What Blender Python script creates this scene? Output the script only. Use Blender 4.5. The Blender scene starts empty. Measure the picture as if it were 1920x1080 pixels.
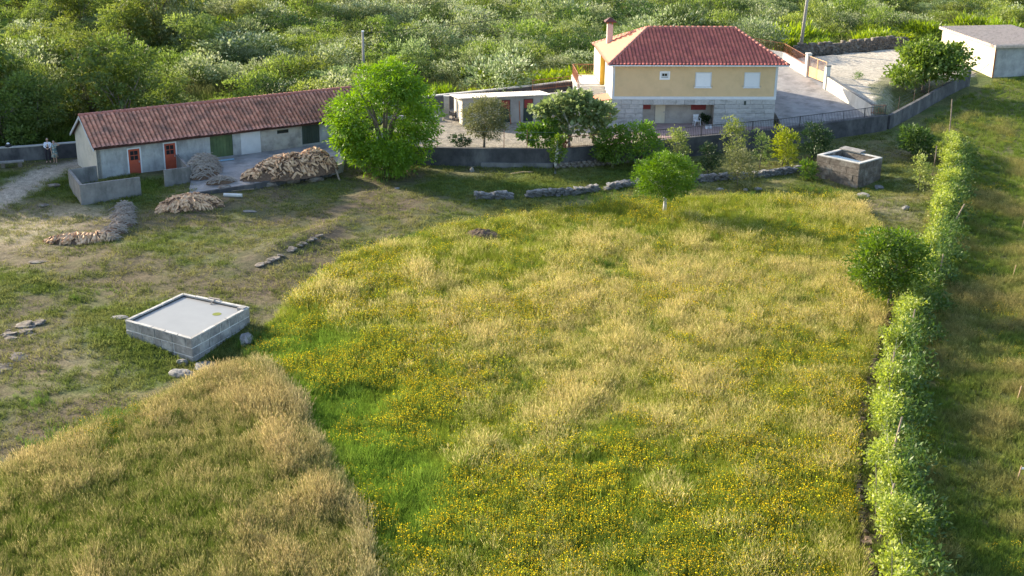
import bpy, bmesh, math, random
import numpy as np
from mathutils import Vector, Matrix

random.seed(7)
rng = np.random.default_rng(11)
scene = bpy.context.scene
C = scene.collection
R = math.radians

# ------------------------------------------------------------------ camera, light, exposure
FOC = 2400.0 / 1920.0          # focal length in frame widths
PITCH, ROLL, CAMH = R(19.5), R(0.7), 24.0
cam_d = bpy.data.cameras.new('camera')
cam = bpy.data.objects.new('camera', cam_d)
C.objects.link(cam)
cam_d.sensor_width = 36.0
cam_d.lens = 36.0 * FOC
cam_d.clip_start, cam_d.clip_end = 0.5, 6000.0
cam.location = (0, 0, CAMH)
cam.matrix_world = (Matrix.Translation((0, 0, CAMH)) @ Matrix.Rotation(R(90) - PITCH, 4, 'X') @ Matrix.Rotation(ROLL, 4, 'Z'))
scene.camera = cam

SUN_A, SUN_E = R(57), R(21)     # sun to the left and a little behind the buildings
S = Vector((-math.sin(SUN_A) * math.cos(SUN_E), math.cos(SUN_A) * math.cos(SUN_E), math.sin(SUN_E)))
world = bpy.data.worlds.new('World')
scene.world = world
world.use_nodes = True
wn = world.node_tree
sky = wn.nodes.new('ShaderNodeTexSky')
sky.sky_type = 'NISHITA'
sky.sun_disc = False
sky.sun_elevation = SUN_E
sky.sun_rotation = R(360) - SUN_A
sky.altitude = 400
sky.air_density = 1.0
sky.dust_density = 2.0
wn.links.new(sky.outputs[0], wn.nodes['Background'].inputs[0])
wn.nodes['Background'].inputs[1].default_value = 0.15
sun_d = bpy.data.lights.new('sun', 'SUN')
sun_d.energy = 4.8
sun_d.angle = R(0.6)
sun_d.color = (1.0, 0.86, 0.65)
sun = bpy.data.objects.new('sun', sun_d)
C.objects.link(sun)
sun.rotation_euler = S.to_track_quat('Z', 'Y').to_euler()
sun.location = (-60, 60, 60)
vs = scene.view_settings
vs.view_transform = 'Standard'
vs.look = 'None'
vs.gamma = 1.0
vs.use_curve_mapping = False
vs.exposure = 1.45
scene.cycles.max_bounces = 6
scene.cycles.diffuse_bounces = 3
scene.cycles.transmission_bounces = 4
scene.cycles.transparent_max_bounces = 6

# ------------------------------------------------------------------ numpy noise
def _hash(ix, iy, seed):
    h = (ix.astype(np.int64) * 374761393 + iy.astype(np.int64) * 668265263 + seed * 1442695041) & 0xffffffff
    h = ((h ^ (h >> 13)) * 1274126177) & 0xffffffff
    return ((h ^ (h >> 16)) & 0xffff) / 65535.0

def vnoise(x, y, seed=0):
    x = np.asarray(x, float); y = np.asarray(y, float)
    ix, iy = np.floor(x), np.floor(y)
    fx, fy = x - ix, y - iy
    fx = fx * fx * (3 - 2 * fx); fy = fy * fy * (3 - 2 * fy)
    a = _hash(ix, iy, seed); b = _hash(ix + 1, iy, seed)
    c = _hash(ix, iy + 1, seed); d = _hash(ix + 1, iy + 1, seed)
    return (a * (1 - fx) + b * fx) * (1 - fy) + (c * (1 - fx) + d * fx) * fy

def fbm(x, y, scale, seed=0, octv=4):
    t, a, s = 0.0, 0.5, 1.0 / scale
    tot = 0.0
    for o in range(octv):
        t = t + a * vnoise(np.asarray(x) * s + 17.3 * o, np.asarray(y) * s - 9.1 * o, seed + o)
        tot += a; a *= 0.55; s *= 2.03
    return t / tot

def sstep(a, b, x):
    t = np.clip((x - a) / (b - a), 0, 1)
    return t * t * (3 - 2 * t)

# ------------------------------------------------------------------ where a point of the photograph lies on the land
def ray(px, py):
    u = (px - 960) / 2400.0; v = (540 - py) / 2400.0
    c, s = math.cos(ROLL), math.sin(ROLL)
    u, v = u * c - v * s, u * s + v * c
    cp, sp = math.cos(PITCH), math.sin(PITCH)
    return (u, cp + v * sp, -sp + v * cp)

def G(px, py, z=0.0):
    d = ray(px, py); t = (z - CAMH) / d[2]
    return (d[0] * t, d[1] * t)

def inpoly(x, y, poly):
    x = np.asarray(x, float); y = np.asarray(y, float)
    ins = np.zeros(x.shape, bool)
    n = len(poly); j = n - 1
    for i in range(n):
        xi, yi = poly[i]; xj, yj = poly[j]
        if yi != yj:
            c = ((yi > y) != (yj > y)) & (x < (xj - xi) * (y - yi) / (yj - yi) + xi)
            ins ^= c
        j = i
    return ins

def segdist(x, y, pl):
    d = np.full(np.shape(x), 1e9)
    for (x0, y0), (x1, y1) in zip(pl[:-1], pl[1:]):
        dx, dy = x1 - x0, y1 - y0
        t = np.clip(((x - x0) * dx + (y - y0) * dy) / (dx * dx + dy * dy), 0, 1)
        d = np.minimum(d, np.hypot(x - x0 - t * dx, y - y0 - t * dy))
    return d

# plan of the place (metres, camera above the origin, +Y away)
FIELD = [G(*p) for p in [(700, 1120), (690, 1000), (625, 880), (560, 770), (490, 660), (500, 615), (545, 565), (650, 482), (850, 424), (1000, 395), (1180, 380),
                         (1400, 368), (1595, 372), (1650, 432), (1690, 520), (1668, 590), (1632, 700), (1612, 830), (1600, 960), (1620, 1140)]] + [(11.5, 30), (-4, 30)]
MEADOW = [G(*p) for p in [(-80, 940), (90, 858), (280, 768), (400, 715), (482, 672), (520, 705), (565, 775), (625, 875), (690, 1000), (700, 1120)]] + [(-4, 30), (-25, 30)]
RIGHTF = [(13.4, 30), (14.9, 42), (17.5, 52), (20, 59), (24.5, 70), (30, 84), (33.5, 97), (34.5, 109), (44.5, 122), (47.5, 125.5), (60, 131), (80, 128), (80, 30)]
TERR = [(-12, 98.4), (-6.6, 96.3), (3.1, 96.0), (10.5, 98.8), (21.5, 103.6), (31.6, 108.8), (29.2, 117), (27.3, 126), (5, 117.5), (-8.4, 111.5), (-12, 108)]
YARD2 = [(-12, 98), (-6.6, 95.8), (3.4, 95.5), (8, 97), (8, 116), (-8.4, 111)]
ROADP = [(27.6, 126.5), (28.8, 116), (31, 110), (33.5, 112), (35.0, 118), (40, 121.5), (44, 124), (46, 128), (45.2, 138), (44, 141.6), (34, 136.2), (29, 133.5)]
GARDEN = [(31.2, 110.5), (33, 109.6), (43, 121.8), (41, 124.5), (36, 123.5), (33, 119)]
PATHL = [G(*p) for p in [(-40, 400), (0, 378), (40, 350), (75, 330), (130, 314), (165, 306)]]
HEDGE_L0 = [G(*p) for p in [(1640, 1130), (1628, 1040), (1610, 960), (1606, 880), (1612, 800), (1622, 740), (1636, 690), (1644, 650), (1662, 615), (1673, 570)]]
A_, B_, C_, D_ = (-19.3, 59.6), (-17.4, 63.7), (-13.5, 61.7), (-15.4, 57.2)

GX0, GX1, GY0, GY1, GST = -100.0, 110.0, 16.0, 290.0, 0.5
gx = np.arange(GX0, GX1 + .01, GST); gy = np.arange(GY0, GY1 + .01, GST)
GXX, GYY = np.meshgrid(gx, gy)

def blur(a, n, it=2):
    k = 2 * n + 1
    for _ in range(it):
        for ax in (0, 1):
            p = np.pad(a, [(n, n) if i == ax else (0, 0) for i in (0, 1)], mode='edge')
            cs = np.cumsum(p, axis=ax)
            cs = np.insert(cs, 0, 0, axis=ax)
            a = (np.take(cs, range(k, cs.shape[ax]), axis=ax) - np.take(cs, range(0, cs.shape[ax] - k), axis=ax)) / k
    return a

H = 2.0 * sstep(98, 131, GYY) + 0.016 * np.maximum(0, GYY - 130)
mead = blur(inpoly(GXX, GYY, MEADOW).astype(float), 2)
H += 0.45 * mead
H += (fbm(GXX, GYY, 9, 3) - .5) * 0.55 * (1 - sstep(92, 98, GYY))
H += (fbm(GXX, GYY, 2.2, 5, 3) - .5) * 0.14
H += (fbm(GXX, GYY, 14, 8) - .5) * 1.6 * sstep(140, 165, GYY)
yardm = blur(((GXX < -12) & (GYY > 62) & (GYY < 93)).astype(float), 6)
H += yardm * (fbm(GXX, GYY, 5, 21) - .5) * .5
H -= 0.45 * np.exp(-((GXX - 25.6) ** 2 + (GYY - 91.5) ** 2) / 9.0)
H -= 0.35 * np.exp(-((GXX - D_[0] - .4) ** 2 + (GYY - D_[1] + .2) ** 2) / 5.0)
H += 0.30 * np.exp(-((GXX + 19.6) ** 2 + (GYY - 62.3) ** 2) / 14.0)
H += 0.45 * np.exp(-(((GXX - G(560, 455)[0]) * .8 - (GYY - G(560, 455)[1]) * .45) ** 2) / 1.2) * np.exp(-((GXX - G(560, 455)[0]) ** 2) / 14.0) * sstep(66, 78, GYY) * sstep(86, 80, GYY)
tin = blur(inpoly(GXX, GYY, TERR).astype(float), 1)
terr_lvl = 1.02 - .37 * sstep(6.5, 8.5, GXX) + 0.12 * np.clip(GYY - 105.5, 0, 30) * sstep(20, 24, GXX) + 0.03 * np.clip(GYY - 104, 0, 12) * sstep(8, 2, GXX)
tw = sstep(.85, 1.0, tin)
H = H * (1 - tw) + terr_lvl * tw
near_wall = sstep(2.0, 0.3, segdist(GXX, GYY, [(-12, 98), (-6.6, 95.8), (3.1, 95.5), (10.5, 98.2), (21.5, 103), (31.8, 108.4)])) * (tin < .5)
H = H * (1 - near_wall) + np.minimum(H, .15 + .04 * np.maximum(0, GXX - 15)) * near_wall
rd = blur(inpoly(GXX, GYY, ROADP).astype(float), 1)
H = H * (1 - rd) + (2.35 + .012 * (GYY - 110)) * rd

def T(x, y):
    fx = np.clip((np.asarray(x, float) - GX0) / GST, 0, len(gx) - 1.001)
    fy = np.clip((np.asarray(y, float) - GY0) / GST, 0, len(gy) - 1.001)
    i, j = fx.astype(int), fy.astype(int)
    a, b = fx - i, fy - j
    return (H[j, i] * (1 - a) + H[j, i + 1] * a) * (1 - b) + (H[j + 1, i] * (1 - a) + H[j + 1, i + 1] * a) * b

def at(px, py):
    """the point of the land seen at a pixel of the 1920 x 1080 photograph"""
    z = 0.0
    for _ in range(14):
        x, y = G(px, py, z)
        z = .5 * z + .5 * float(T(x, y))
    return (x, y, float(T(x, y)))

# ------------------------------------------------------------------ materials
def lin(c):
    return (c[0], c[1], c[2], 1.0)

def noise_mat(name, c1, c2, scale=3.0, rough=0.85, bump=0.25, c3=None, s3=0.7, attr=None, spec=0.3, detail=6, bscale=None, stain=None):
    m = bpy.data.materials.new(name); m.use_nodes = True
    nt = m.node_tree; N, L = nt.nodes, nt.links
    b = N['Principled BSDF']
    b.inputs['Roughness'].default_value = rough
    b.inputs['Specular IOR Level'].default_value = spec
    tc = N.new('ShaderNodeTexCoord')
    n1 = N.new('ShaderNodeTexNoise'); n1.inputs['Scale'].default_value = scale; n1.inputs['Detail'].default_value = detail
    n1.inputs['Roughness'].default_value = .62
    L.new(tc.outputs['Object'], n1.inputs['Vector'])
    rmp = N.new('ShaderNodeMapRange'); rmp.inputs[1].default_value = .32; rmp.inputs[2].default_value = .68
    L.new(n1.outputs['Fac'], rmp.inputs[0])
    mx = N.new('ShaderNodeMixRGB'); mx.inputs[1].default_value = lin(c1); mx.inputs[2].default_value = lin(c2)
    L.new(rmp.outputs[0], mx.inputs[0])
    out = mx.outputs[0]
    if c3 is not None:
        n2 = N.new('ShaderNodeTexNoise'); n2.inputs['Scale'].default_value = s3; n2.inputs['Detail'].default_value = 7
        n2.inputs['Roughness'].default_value = .7
        mp = N.new('ShaderNodeMapping'); mp.inputs['Location'].default_value = (3.1, 7.7, 1.3)
        if stain: mp.inputs['Scale'].default_value = stain
        L.new(tc.outputs['Object'], mp.inputs[0]); L.new(mp.outputs[0], n2.inputs['Vector'])
        r2 = N.new('ShaderNodeMapRange'); r2.inputs[1].default_value = .48; r2.inputs[2].default_value = .66
        L.new(n2.outputs['Fac'], r2.inputs[0])
        m2 = N.new('ShaderNodeMixRGB'); m2.inputs[2].default_value = lin(c3)
        L.new(r2.outputs[0], m2.inputs[0]); L.new(out, m2.inputs[1]); out = m2.outputs[0]
    if attr:
        a = N.new('ShaderNodeAttribute'); a.attribute_name = attr
        hs = N.new('ShaderNodeHueSaturation')
        mr = N.new('ShaderNodeMapRange'); mr.inputs[3].default_value = .78; mr.inputs[4].default_value = 1.22
        L.new(a.outputs['Fac'], mr.inputs[0]); L.new(mr.outputs[0], hs.inputs['Value']); L.new(out, hs.inputs['Color'])
        out = hs.outputs[0]
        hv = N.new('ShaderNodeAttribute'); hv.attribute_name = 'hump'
        mv = N.new('ShaderNodeMapRange'); mv.inputs[3].default_value = .30; mv.inputs[4].default_value = 1.35  # paints hump shading into the tile colour: dark valleys, bright crests
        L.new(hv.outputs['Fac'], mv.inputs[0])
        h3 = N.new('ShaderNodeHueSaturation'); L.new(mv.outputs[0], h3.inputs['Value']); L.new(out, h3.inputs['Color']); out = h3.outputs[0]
    oi = N.new('ShaderNodeObjectInfo')
    h2 = N.new('ShaderNodeHueSaturation')
    m3 = N.new('ShaderNodeMapRange'); m3.inputs[3].default_value = .88; m3.inputs[4].default_value = 1.12
    L.new(oi.outputs['Random'], m3.inputs[0]); L.new(m3.outputs[0], h2.inputs['Value']); L.new(out, h2.inputs['Color'])
    L.new(h2.outputs[0], b.inputs['Base Color'])
    if bump:
        n4 = N.new('ShaderNodeTexNoise'); n4.inputs['Scale'].default_value = bscale or scale * 6; n4.inputs['Detail'].default_value = 5
        L.new(tc.outputs['Object'], n4.inputs['Vector'])
        bp = N.new('ShaderNodeBump'); bp.inputs['Strength'].default_value = bump; bp.inputs['Distance'].default_value = .03
        L.new(n4.outputs['Fac'], bp.inputs['Height']); L.new(bp.outputs[0], b.inputs['Normal'])
    return m

def leaf_mat(name, c1, c2, c3=None, trans=.35, vary=.3):
    """two sided leaf: per leaf value 'lv' runs c1 -> c2 (-> c3 for the last third, blossom or dry tips)"""
    m = bpy.data.materials.new(name); m.use_nodes = True
    nt = m.node_tree; N, L = nt.nodes, nt.links
    N.remove(N['Principled BSDF'])
    a = N.new('ShaderNodeAttribute'); a.attribute_name = 'lv'
    cr = N.new('ShaderNodeValToRGB')
    e = cr.color_ramp.elements
    e[0].position = 0.0; e[0].color = lin(c1)
    e[1].position = 0.75 if c3 is not None else 1.0; e[1].color = lin(c2)
    if c3 is not None:
        x = cr.color_ramp.elements.new(0.86); x.color = lin(c3)
    L.new(a.outputs['Fac'], cr.inputs[0])
    oi = N.new('ShaderNodeObjectInfo')
    hs = N.new('ShaderNodeHueSaturation')
    mr = N.new('ShaderNodeMapRange'); mr.inputs[3].default_value = 1 - vary * .6; mr.inputs[4].default_value = 1 + vary * .6
    L.new(oi.outputs['Random'], mr.inputs[0]); L.new(mr.outputs[0], hs.inputs['Value'])
    mh = N.new('ShaderNodeMapRange'); mh.inputs[3].default_value = .5 - vary * .05; mh.inputs[4].default_value = .5 + vary * .05
    mth = N.new('ShaderNodeMath'); mth.operation = 'FRACT'
    mt2 = N.new('ShaderNodeMath'); mt2.operation = 'MULTIPLY'; mt2.inputs[1].default_value = 7.31
    L.new(oi.outputs['Random'], mt2.inputs[0]); L.new(mt2.outputs[0], mth.inputs[0]); L.new(mth.outputs[0], mh.inputs[0]); L.new(mh.outputs[0], hs.inputs['Hue'])
    L.new(cr.outputs[0], hs.inputs['Color'])
    d = N.new('ShaderNodeBsdfDiffuse'); t = N.new('ShaderNodeBsdfTranslucent')
    br = N.new('ShaderNodeHueSaturation'); br.inputs['Value'].default_value = 1.25; br.inputs['Saturation'].default_value = 1.12; br.inputs['Hue'].default_value = .492
    L.new(hs.outputs[0], d.inputs[0]); L.new(hs.outputs[0], br.inputs['Color']); L.new(br.outputs[0], t.inputs[0])
    ms = N.new('ShaderNodeMixShader'); ms.inputs[0].default_value = trans
    L.new(d.outputs[0], ms.inputs[1]); L.new(t.outputs[0], ms.inputs[2])
    g = N.new('ShaderNodeBsdfGlossy'); g.inputs['Roughness'].default_value = .5
    m2 = N.new('ShaderNodeMixShader'); m2.inputs[0].default_value = .035
    L.new(ms.outputs[0], m2.inputs[1]); L.new(g.outputs[0], m2.inputs[2])
    L.new(m2.outputs[0], N['Material Output'].inputs[0])
    return m

def tuft_mat(name, tip=(1, 1, 1), usetip=True):
    """grass blade: colour carried by the tuft ('tint'), tip colour ('tipc') towards the end of the blade ('hk')"""
    m = bpy.data.materials.new(name); m.use_nodes = True
    nt = m.node_tree; N, L = nt.nodes, nt.links
    N.remove(N['Principled BSDF'])
    a = N.new('ShaderNodeAttribute'); a.attribute_name = 'tint'; a.attribute_type = 'INSTANCER'
    b = N.new('ShaderNodeAttribute'); b.attribute_name = 'tipc'; b.attribute_type = 'INSTANCER'
    h = N.new('ShaderNodeAttribute'); h.attribute_name = 'hk'
    lv = N.new('ShaderNodeAttribute'); lv.attribute_name = 'lv'
    mx = N.new('ShaderNodeMixRGB')
    L.new(h.outputs['Fac'], mx.inputs[0]); L.new(a.outputs['Color'], mx.inputs[1]); L.new(b.outputs['Color'], mx.inputs[2])
    hs = N.new('ShaderNodeHueSaturation')
    mr = N.new('ShaderNodeMapRange'); mr.inputs[3].default_value = .7; mr.inputs[4].default_value = 1.3
    L.new(lv.outputs['Fac'], mr.inputs[0]); L.new(mr.outputs[0], hs.inputs['Value']); L.new(mx.outputs[0], hs.inputs['Color'])
    d = N.new('ShaderNodeBsdfDiffuse'); t = N.new('ShaderNodeBsdfTranslucent')
    L.new(hs.outputs[0], d.inputs[0]); L.new(hs.outputs[0], t.inputs[0])
    ms = N.new('ShaderNodeMixShader'); ms.inputs[0].default_value = .4
    L.new(d.outputs[0], ms.inputs[1]); L.new(t.outputs[0], ms.inputs[2])
    L.new(ms.outputs[0], N['Material Output'].inputs[0])
    return m

def plain(name, c, rough=.6, metal=0.0, spec=.4):
    m = bpy.data.materials.new(name); m.use_nodes = True
    b = m.node_tree.nodes['Principled BSDF']
    nt = m.node_tree; N, L = nt.nodes, nt.links
    tc = N.new('ShaderNodeTexCoord'); n = N.new('ShaderNodeTexNoise'); n.inputs['Scale'].default_value = 5; n.inputs['Detail'].default_value = 5
    L.new(tc.outputs['Object'], n.inputs['Vector'])
    mx = N.new('ShaderNodeMixRGB'); mx.inputs[1].default_value = lin([k * .85 for k in c]); mx.inputs[2].default_value = lin([min(1, k * 1.12) for k in c])
    L.new(n.outputs['Fac'], mx.inputs[0]); L.new(mx.outputs[0], b.inputs['Base Color'])
    b.inputs['Roughness'].default_value = rough; b.inputs['Metallic'].default_value = metal; b.inputs['Specular IOR Level'].default_value = spec
    return m

M = {}
M['yellow'] = noise_mat('yellow_render', (.66, .475, .265), (.70, .51, .29), 1.2, .8, .08, (.60, .44, .25), .6)
M['cream'] = noise_mat('cream_render', (.66, .58, .43), (.70, .63, .48), 1.2, .8, .1, (.58, .50, .37), .5)
M['strong_yellow'] = noise_mat('bounced_light_yellow', (.72, .42, .05), (.78, .48, .07), 2, .7, .05)
M['white'] = noise_mat('white_paint', (.70, .70, .70), (.78, .78, .77), 2, .7, .06)
M['trim'] = noise_mat('grey_white_trim', (.52, .54, .56), (.60, .62, .63), 2, .75, .06)
M['granite'] = noise_mat('grey_granite', (.34, .34, .33), (.45, .44, .42), 6, .85, .35, (.27, .27, .25), 1.1, attr=None, stain=(1, 1, 3.5))
M['joint'] = noise_mat('mortar_joint', (.24, .24, .23), (.30, .29, .28), 8, .95, .2)
M['porchwall'] = noise_mat('porch_plaster', (.36, .32, .28), (.44, .40, .35), 1.5, .9, .15, (.30, .27, .24), .9)
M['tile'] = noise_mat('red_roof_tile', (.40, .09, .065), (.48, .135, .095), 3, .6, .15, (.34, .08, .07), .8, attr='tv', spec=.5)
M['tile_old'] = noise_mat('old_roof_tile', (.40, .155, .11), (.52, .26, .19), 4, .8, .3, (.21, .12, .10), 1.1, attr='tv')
M['tile_side'] = noise_mat('pale_terracotta', (.50, .19, .12), (.55, .22, .14), 3, .75, .1)  # paler terracotta for the left roof slope and the lean-to roof
M['ridge'] = noise_mat('ridge_tile', (.36, .13, .10), (.44, .20, .16), 4, .8, .2)
M['plaster'] = noise_mat('grey_plaster', (.27, .28, .28), (.42, .43, .42), 1.3, .9, .25, (.17, .175, .175), .5, stain=(1.2, 1, .45))
M['gable'] = noise_mat('pale_plaster', (.50, .46, .38), (.58, .53, .45), .9, .9, .2, (.40, .37, .32), .6)
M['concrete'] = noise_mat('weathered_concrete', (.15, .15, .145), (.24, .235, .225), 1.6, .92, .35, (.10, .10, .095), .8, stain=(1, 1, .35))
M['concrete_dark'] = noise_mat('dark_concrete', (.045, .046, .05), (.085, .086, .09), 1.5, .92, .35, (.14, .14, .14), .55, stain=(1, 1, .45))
M['concrete_pale'] = noise_mat('pale_concrete', (.38, .37, .35), (.48, .47, .44), 1.2, .9, .25, (.28, .27, .25), .7)
M['white_wall'] = noise_mat('whitewashed_wall', (.66, .63, .57), (.76, .73, .67), 1.1, .85, .12, (.50, .47, .41), .5, stain=(1, 1, .3))
M['paving'] = noise_mat('yard_concrete', (.22, .21, .205), (.32, .305, .295), 1.0, .9, .2, (.15, .145, .14), .6)
M['terrace'] = noise_mat('terrace_tile', (.34, .24, .22), (.42, .30, .28), 1.5, .8, .15, (.28, .20, .19), .6)
M['stone'] = noise_mat('field_stone', (.15, .145, .14), (.23, .22, .205), 5, .9, .5, (.30, .29, .27), 3, bscale=20)
M['stone_dark'] = noise_mat('lichened_stone', (.085, .072, .06), (.16, .135, .115), 3.5, .92, .5, (.25, .23, .20), 1.6, bscale=16)
M['stone_brown'] = noise_mat('mossy_brown_stone', (.11, .075, .05), (.22, .155, .11), 3.5, .95, .5, (.13, .13, .045), 1.6, bscale=16)
M['stone_grey'] = noise_mat('dark_grey_stone', (.095, .095, .097), (.19, .185, .18), 3.5, .95, .6, (.27, .265, .255), 1.4, bscale=16)
M['block'] = noise_mat('granite_block', (.17, .165, .16), (.28, .27, .26), 4, .9, .45, (.38, .37, .35), 1.6, bscale=18)
M['mortar'] = noise_mat('pale_mortar', (.52, .51, .49), (.62, .61, .59), 5, .95, .2)
M['rust'] = noise_mat('rusty_paint', (.28, .10, .05), (.38, .17, .09), 5, .8, .2, (.16, .07, .05), 2)
M['rust_orange'] = noise_mat('orange_gate_paint', (.50, .29, .15), (.58, .36, .20), 3, .7, .1)
M['red_door'] = noise_mat('red_door_paint', (.32, .06, .028), (.37, .08, .04), 2.5, .65, .1, (.26, .055, .035), 1)
M['red_shutter'] = noise_mat('dark_red_shutter', (.22, .03, .03), (.28, .045, .04), 4, .5, .1)
M['green_door'] = noise_mat('green_door_paint', (.075, .115, .05), (.095, .14, .062), 1.5, .75, .1, (.055, .085, .04), .8)
M['dark_green'] = noise_mat('dark_green_paint', (.03, .045, .035), (.045, .06, .05), 2, .6, .1)
M['black_metal'] = plain('black_metal', (.035, .035, .04), .5, .3)
M['grey_metal'] = plain('grey_metal', (.35, .36, .37), .45, .5)
M['glass'] = plain('dark_glass', (.02, .022, .025), .12, 0, .6)
M['shutter'] = noise_mat('white_shutter', (.72, .74, .77), (.76, .78, .80), 3, .5, .03)
M['wood'] = noise_mat('weathered_wood', (.22, .17, .12), (.34, .27, .20), 6, .9, .3, (.15, .12, .10), 2, stain=(4, 4, .6))
M['pole'] = noise_mat('pole_wood', (.26, .24, .22), (.36, .34, .31), 3, .9, .3)
M['log_face'] = noise_mat('split_log', (.54, .34, .20), (.68, .49, .32), 5, .9, .25, (.40, .22, .12), 2)
M['log_bark'] = noise_mat('log_bark', (.10, .06, .04), (.19, .13, .09), 8, .95, .5)
M['log_grey'] = noise_mat('grey_branch', (.20, .175, .155), (.40, .355, .31), 8, .95, .4)
M['bark'] = noise_mat('tree_bark', (.12, .10, .08), (.22, .19, .155), 6, .95, .5)
M['bark_pale'] = noise_mat('pale_bark', (.40, .39, .35), (.55, .54, .50), 5, .9, .3, (.25, .23, .2), 2)
M['plastic'] = plain('white_plastic', (.78, .79, .80), .4)
M['black_plastic'] = plain('black_plastic', (.02, .02, .022), .5)
M['black_wet'] = noise_mat('wet_stone', (.03, .03, .03), (.06, .058, .055), 4, .5, .2)
M['pipe'] = noise_mat('pale_pipe', (.46, .46, .44), (.56, .56, .53), 4, .7, .1)
M['skin'] = plain('skin', (.50, .31, .22), .6)
M['shirt'] = plain('white_shirt', (.70, .73, .82), .8)
M['trousers'] = plain('dark_trousers', (.025, .022, .03), .9)
M['hair_grey'] = plain('grey_hair', (.33, .27, .22), .8)
M['hair_dark'] = plain('dark_hair', (.04, .03, .025), .8)
M['shoe'] = plain('pale_shoe', (.55, .50, .46), .7)
M['soil'] = noise_mat('bare_earth', (.075, .05, .035), (.13, .09, .065), 5, .98, .6)
M['roofsheet'] = noise_mat('fibre_cement_roof', (.47, .38, .31), (.56, .46, .385), 5, .92, .5, (.36, .29, .24), 2.5, bscale=25)
M['flatroof'] = noise_mat('pale_flat_roof', (.50, .47, .43), (.60, .57, .53), 2, .9, .2)
M['lightwall'] = noise_mat('pinkish_plaster', (.40, .36, .33), (.48, .44, .40), .9, .9, .2, (.33, .30, .28), .5)
M['old_iron'] = noise_mat('old_iron', (.10, .06, .045), (.16, .10, .08), 5, .85, .2)
M['block_plaster'] = noise_mat('block_wall_plaster', (.29, .275, .25), (.42, .40, .36), 1.6, .92, .3, (.19, .185, .175), .8)
M['blue'] = plain('blue_plastic', (.25, .42, .55), .6)

def dress_mat():
    m = bpy.data.materials.new('floral_dress'); m.use_nodes = True
    N, L = m.node_tree.nodes, m.node_tree.links
    tc = N.new('ShaderNodeTexCoord'); v = N.new('ShaderNodeTexVoronoi'); v.inputs['Scale'].default_value = 9
    L.new(tc.outputs['Object'], v.inputs['Vector'])
    cr = N.new('ShaderNodeValToRGB'); cr.color_ramp.interpolation = 'CONSTANT'
    cr.color_ramp.elements[0].color = (.10, .17, .18, 1); cr.color_ramp.elements[1].position = .4; cr.color_ramp.elements[1].color = (.33, .38, .36, 1)
    e = cr.color_ramp.elements.new(.7); e.color = (.30, .24, .18, 1)
    L.new(v.outputs['Color'], cr.inputs[0]); L.new(cr.outputs[0], N['Principled BSDF'].inputs['Base Color'])
    N['Principled BSDF'].inputs['Roughness'].default_value = .9
    return m
M['dress'] = dress_mat()

def water_mat(name, deep, rough):
    m = bpy.data.materials.new(name); m.use_nodes = True
    N, L = m.node_tree.nodes, m.node_tree.links
    b = N['Principled BSDF']
    tc = N.new('ShaderNodeTexCoord'); n = N.new('ShaderNodeTexNoise'); n.inputs['Scale'].default_value = 1.4; n.inputs['Detail'].default_value = 4
    L.new(tc.outputs['Object'], n.inputs['Vector'])
    mx = N.new('ShaderNodeMixRGB'); mx.inputs[1].default_value = lin(deep); mx.inputs[2].default_value = lin([k * 1.25 for k in deep])
    L.new(n.outputs['Fac'], mx.inputs[0]); L.new(mx.outputs[0], b.inputs['Base Color'])
    b.inputs['Roughness'].default_value = rough; b.inputs['Specular IOR Level'].default_value = .25
    return m
M['water'] = water_mat('sky_grey_water', (.225, .225, .215), .35)  # pale grey base stands in for sky reflected on the water
M['water_dark'] = water_mat('tank_water', (.05, .06, .05), .05)

# ------------------------------------------------------------------ object helpers
def tag(o, label=None, cat=None, group=None, kind=None):
    if label: o['label'] = label
    if cat: o['category'] = cat
    if group: o['group'] = group
    if kind: o['kind'] = kind
    return o

def empty(name, loc, label, cat, group=None, rz=0.0):
    o = bpy.data.objects.new(name, None)
    o.empty_display_size = .3
    o.location = loc; o.rotation_euler = (0, 0, rz)
    C.objects.link(o)
    return tag(o, label, cat, group)

def link(name, me, parent=None, loc=None):
    o = bpy.data.objects.new(name, me)
    C.objects.link(o)
    if parent: o.parent = parent
    if loc is not None: o.location = loc
    return o

def mesh_np(name, V, F, mats, attrs=None, mi=None, smooth=False):
    """V (n,3); F (m,k) equal sized faces; attrs {name: (domain, values)}"""
    V = np.asarray(V, np.float32); F = np.asarray(F, np.int32)
    me = bpy.data.meshes.new(name)
    me.vertices.add(len(V)); me.vertices.foreach_set('co', V.ravel())
    k = F.shape[1]
    me.loops.add(F.size); me.loops.foreach_set('vertex_index', F.ravel())
    me.polygons.add(len(F)); me.polygons.foreach_set('loop_start', np.arange(0, F.size, k, dtype=np.int32))
    if mi is not None: me.polygons.foreach_set('material_index', np.asarray(mi, np.int32))
    if smooth: me.polygons.foreach_set('use_smooth', np.ones(len(F), bool))
    for m in mats: me.materials.append(m)
    for k_, (dom, val) in (attrs or {}).items():
        val = np.asarray(val, np.float32)
        if val.ndim == 1:
            a = me.attributes.new(k_, 'FLOAT', dom); a.data.foreach_set('value', val)
        else:
            a = me.attributes.new(k_, 'FLOAT_COLOR', dom); a.data.foreach_set('color', np.c_[val[:, :3], np.ones(len(val), np.float32)].astype(np.float32).ravel())
    me.update(calc_edges=True)
    return me

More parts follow.
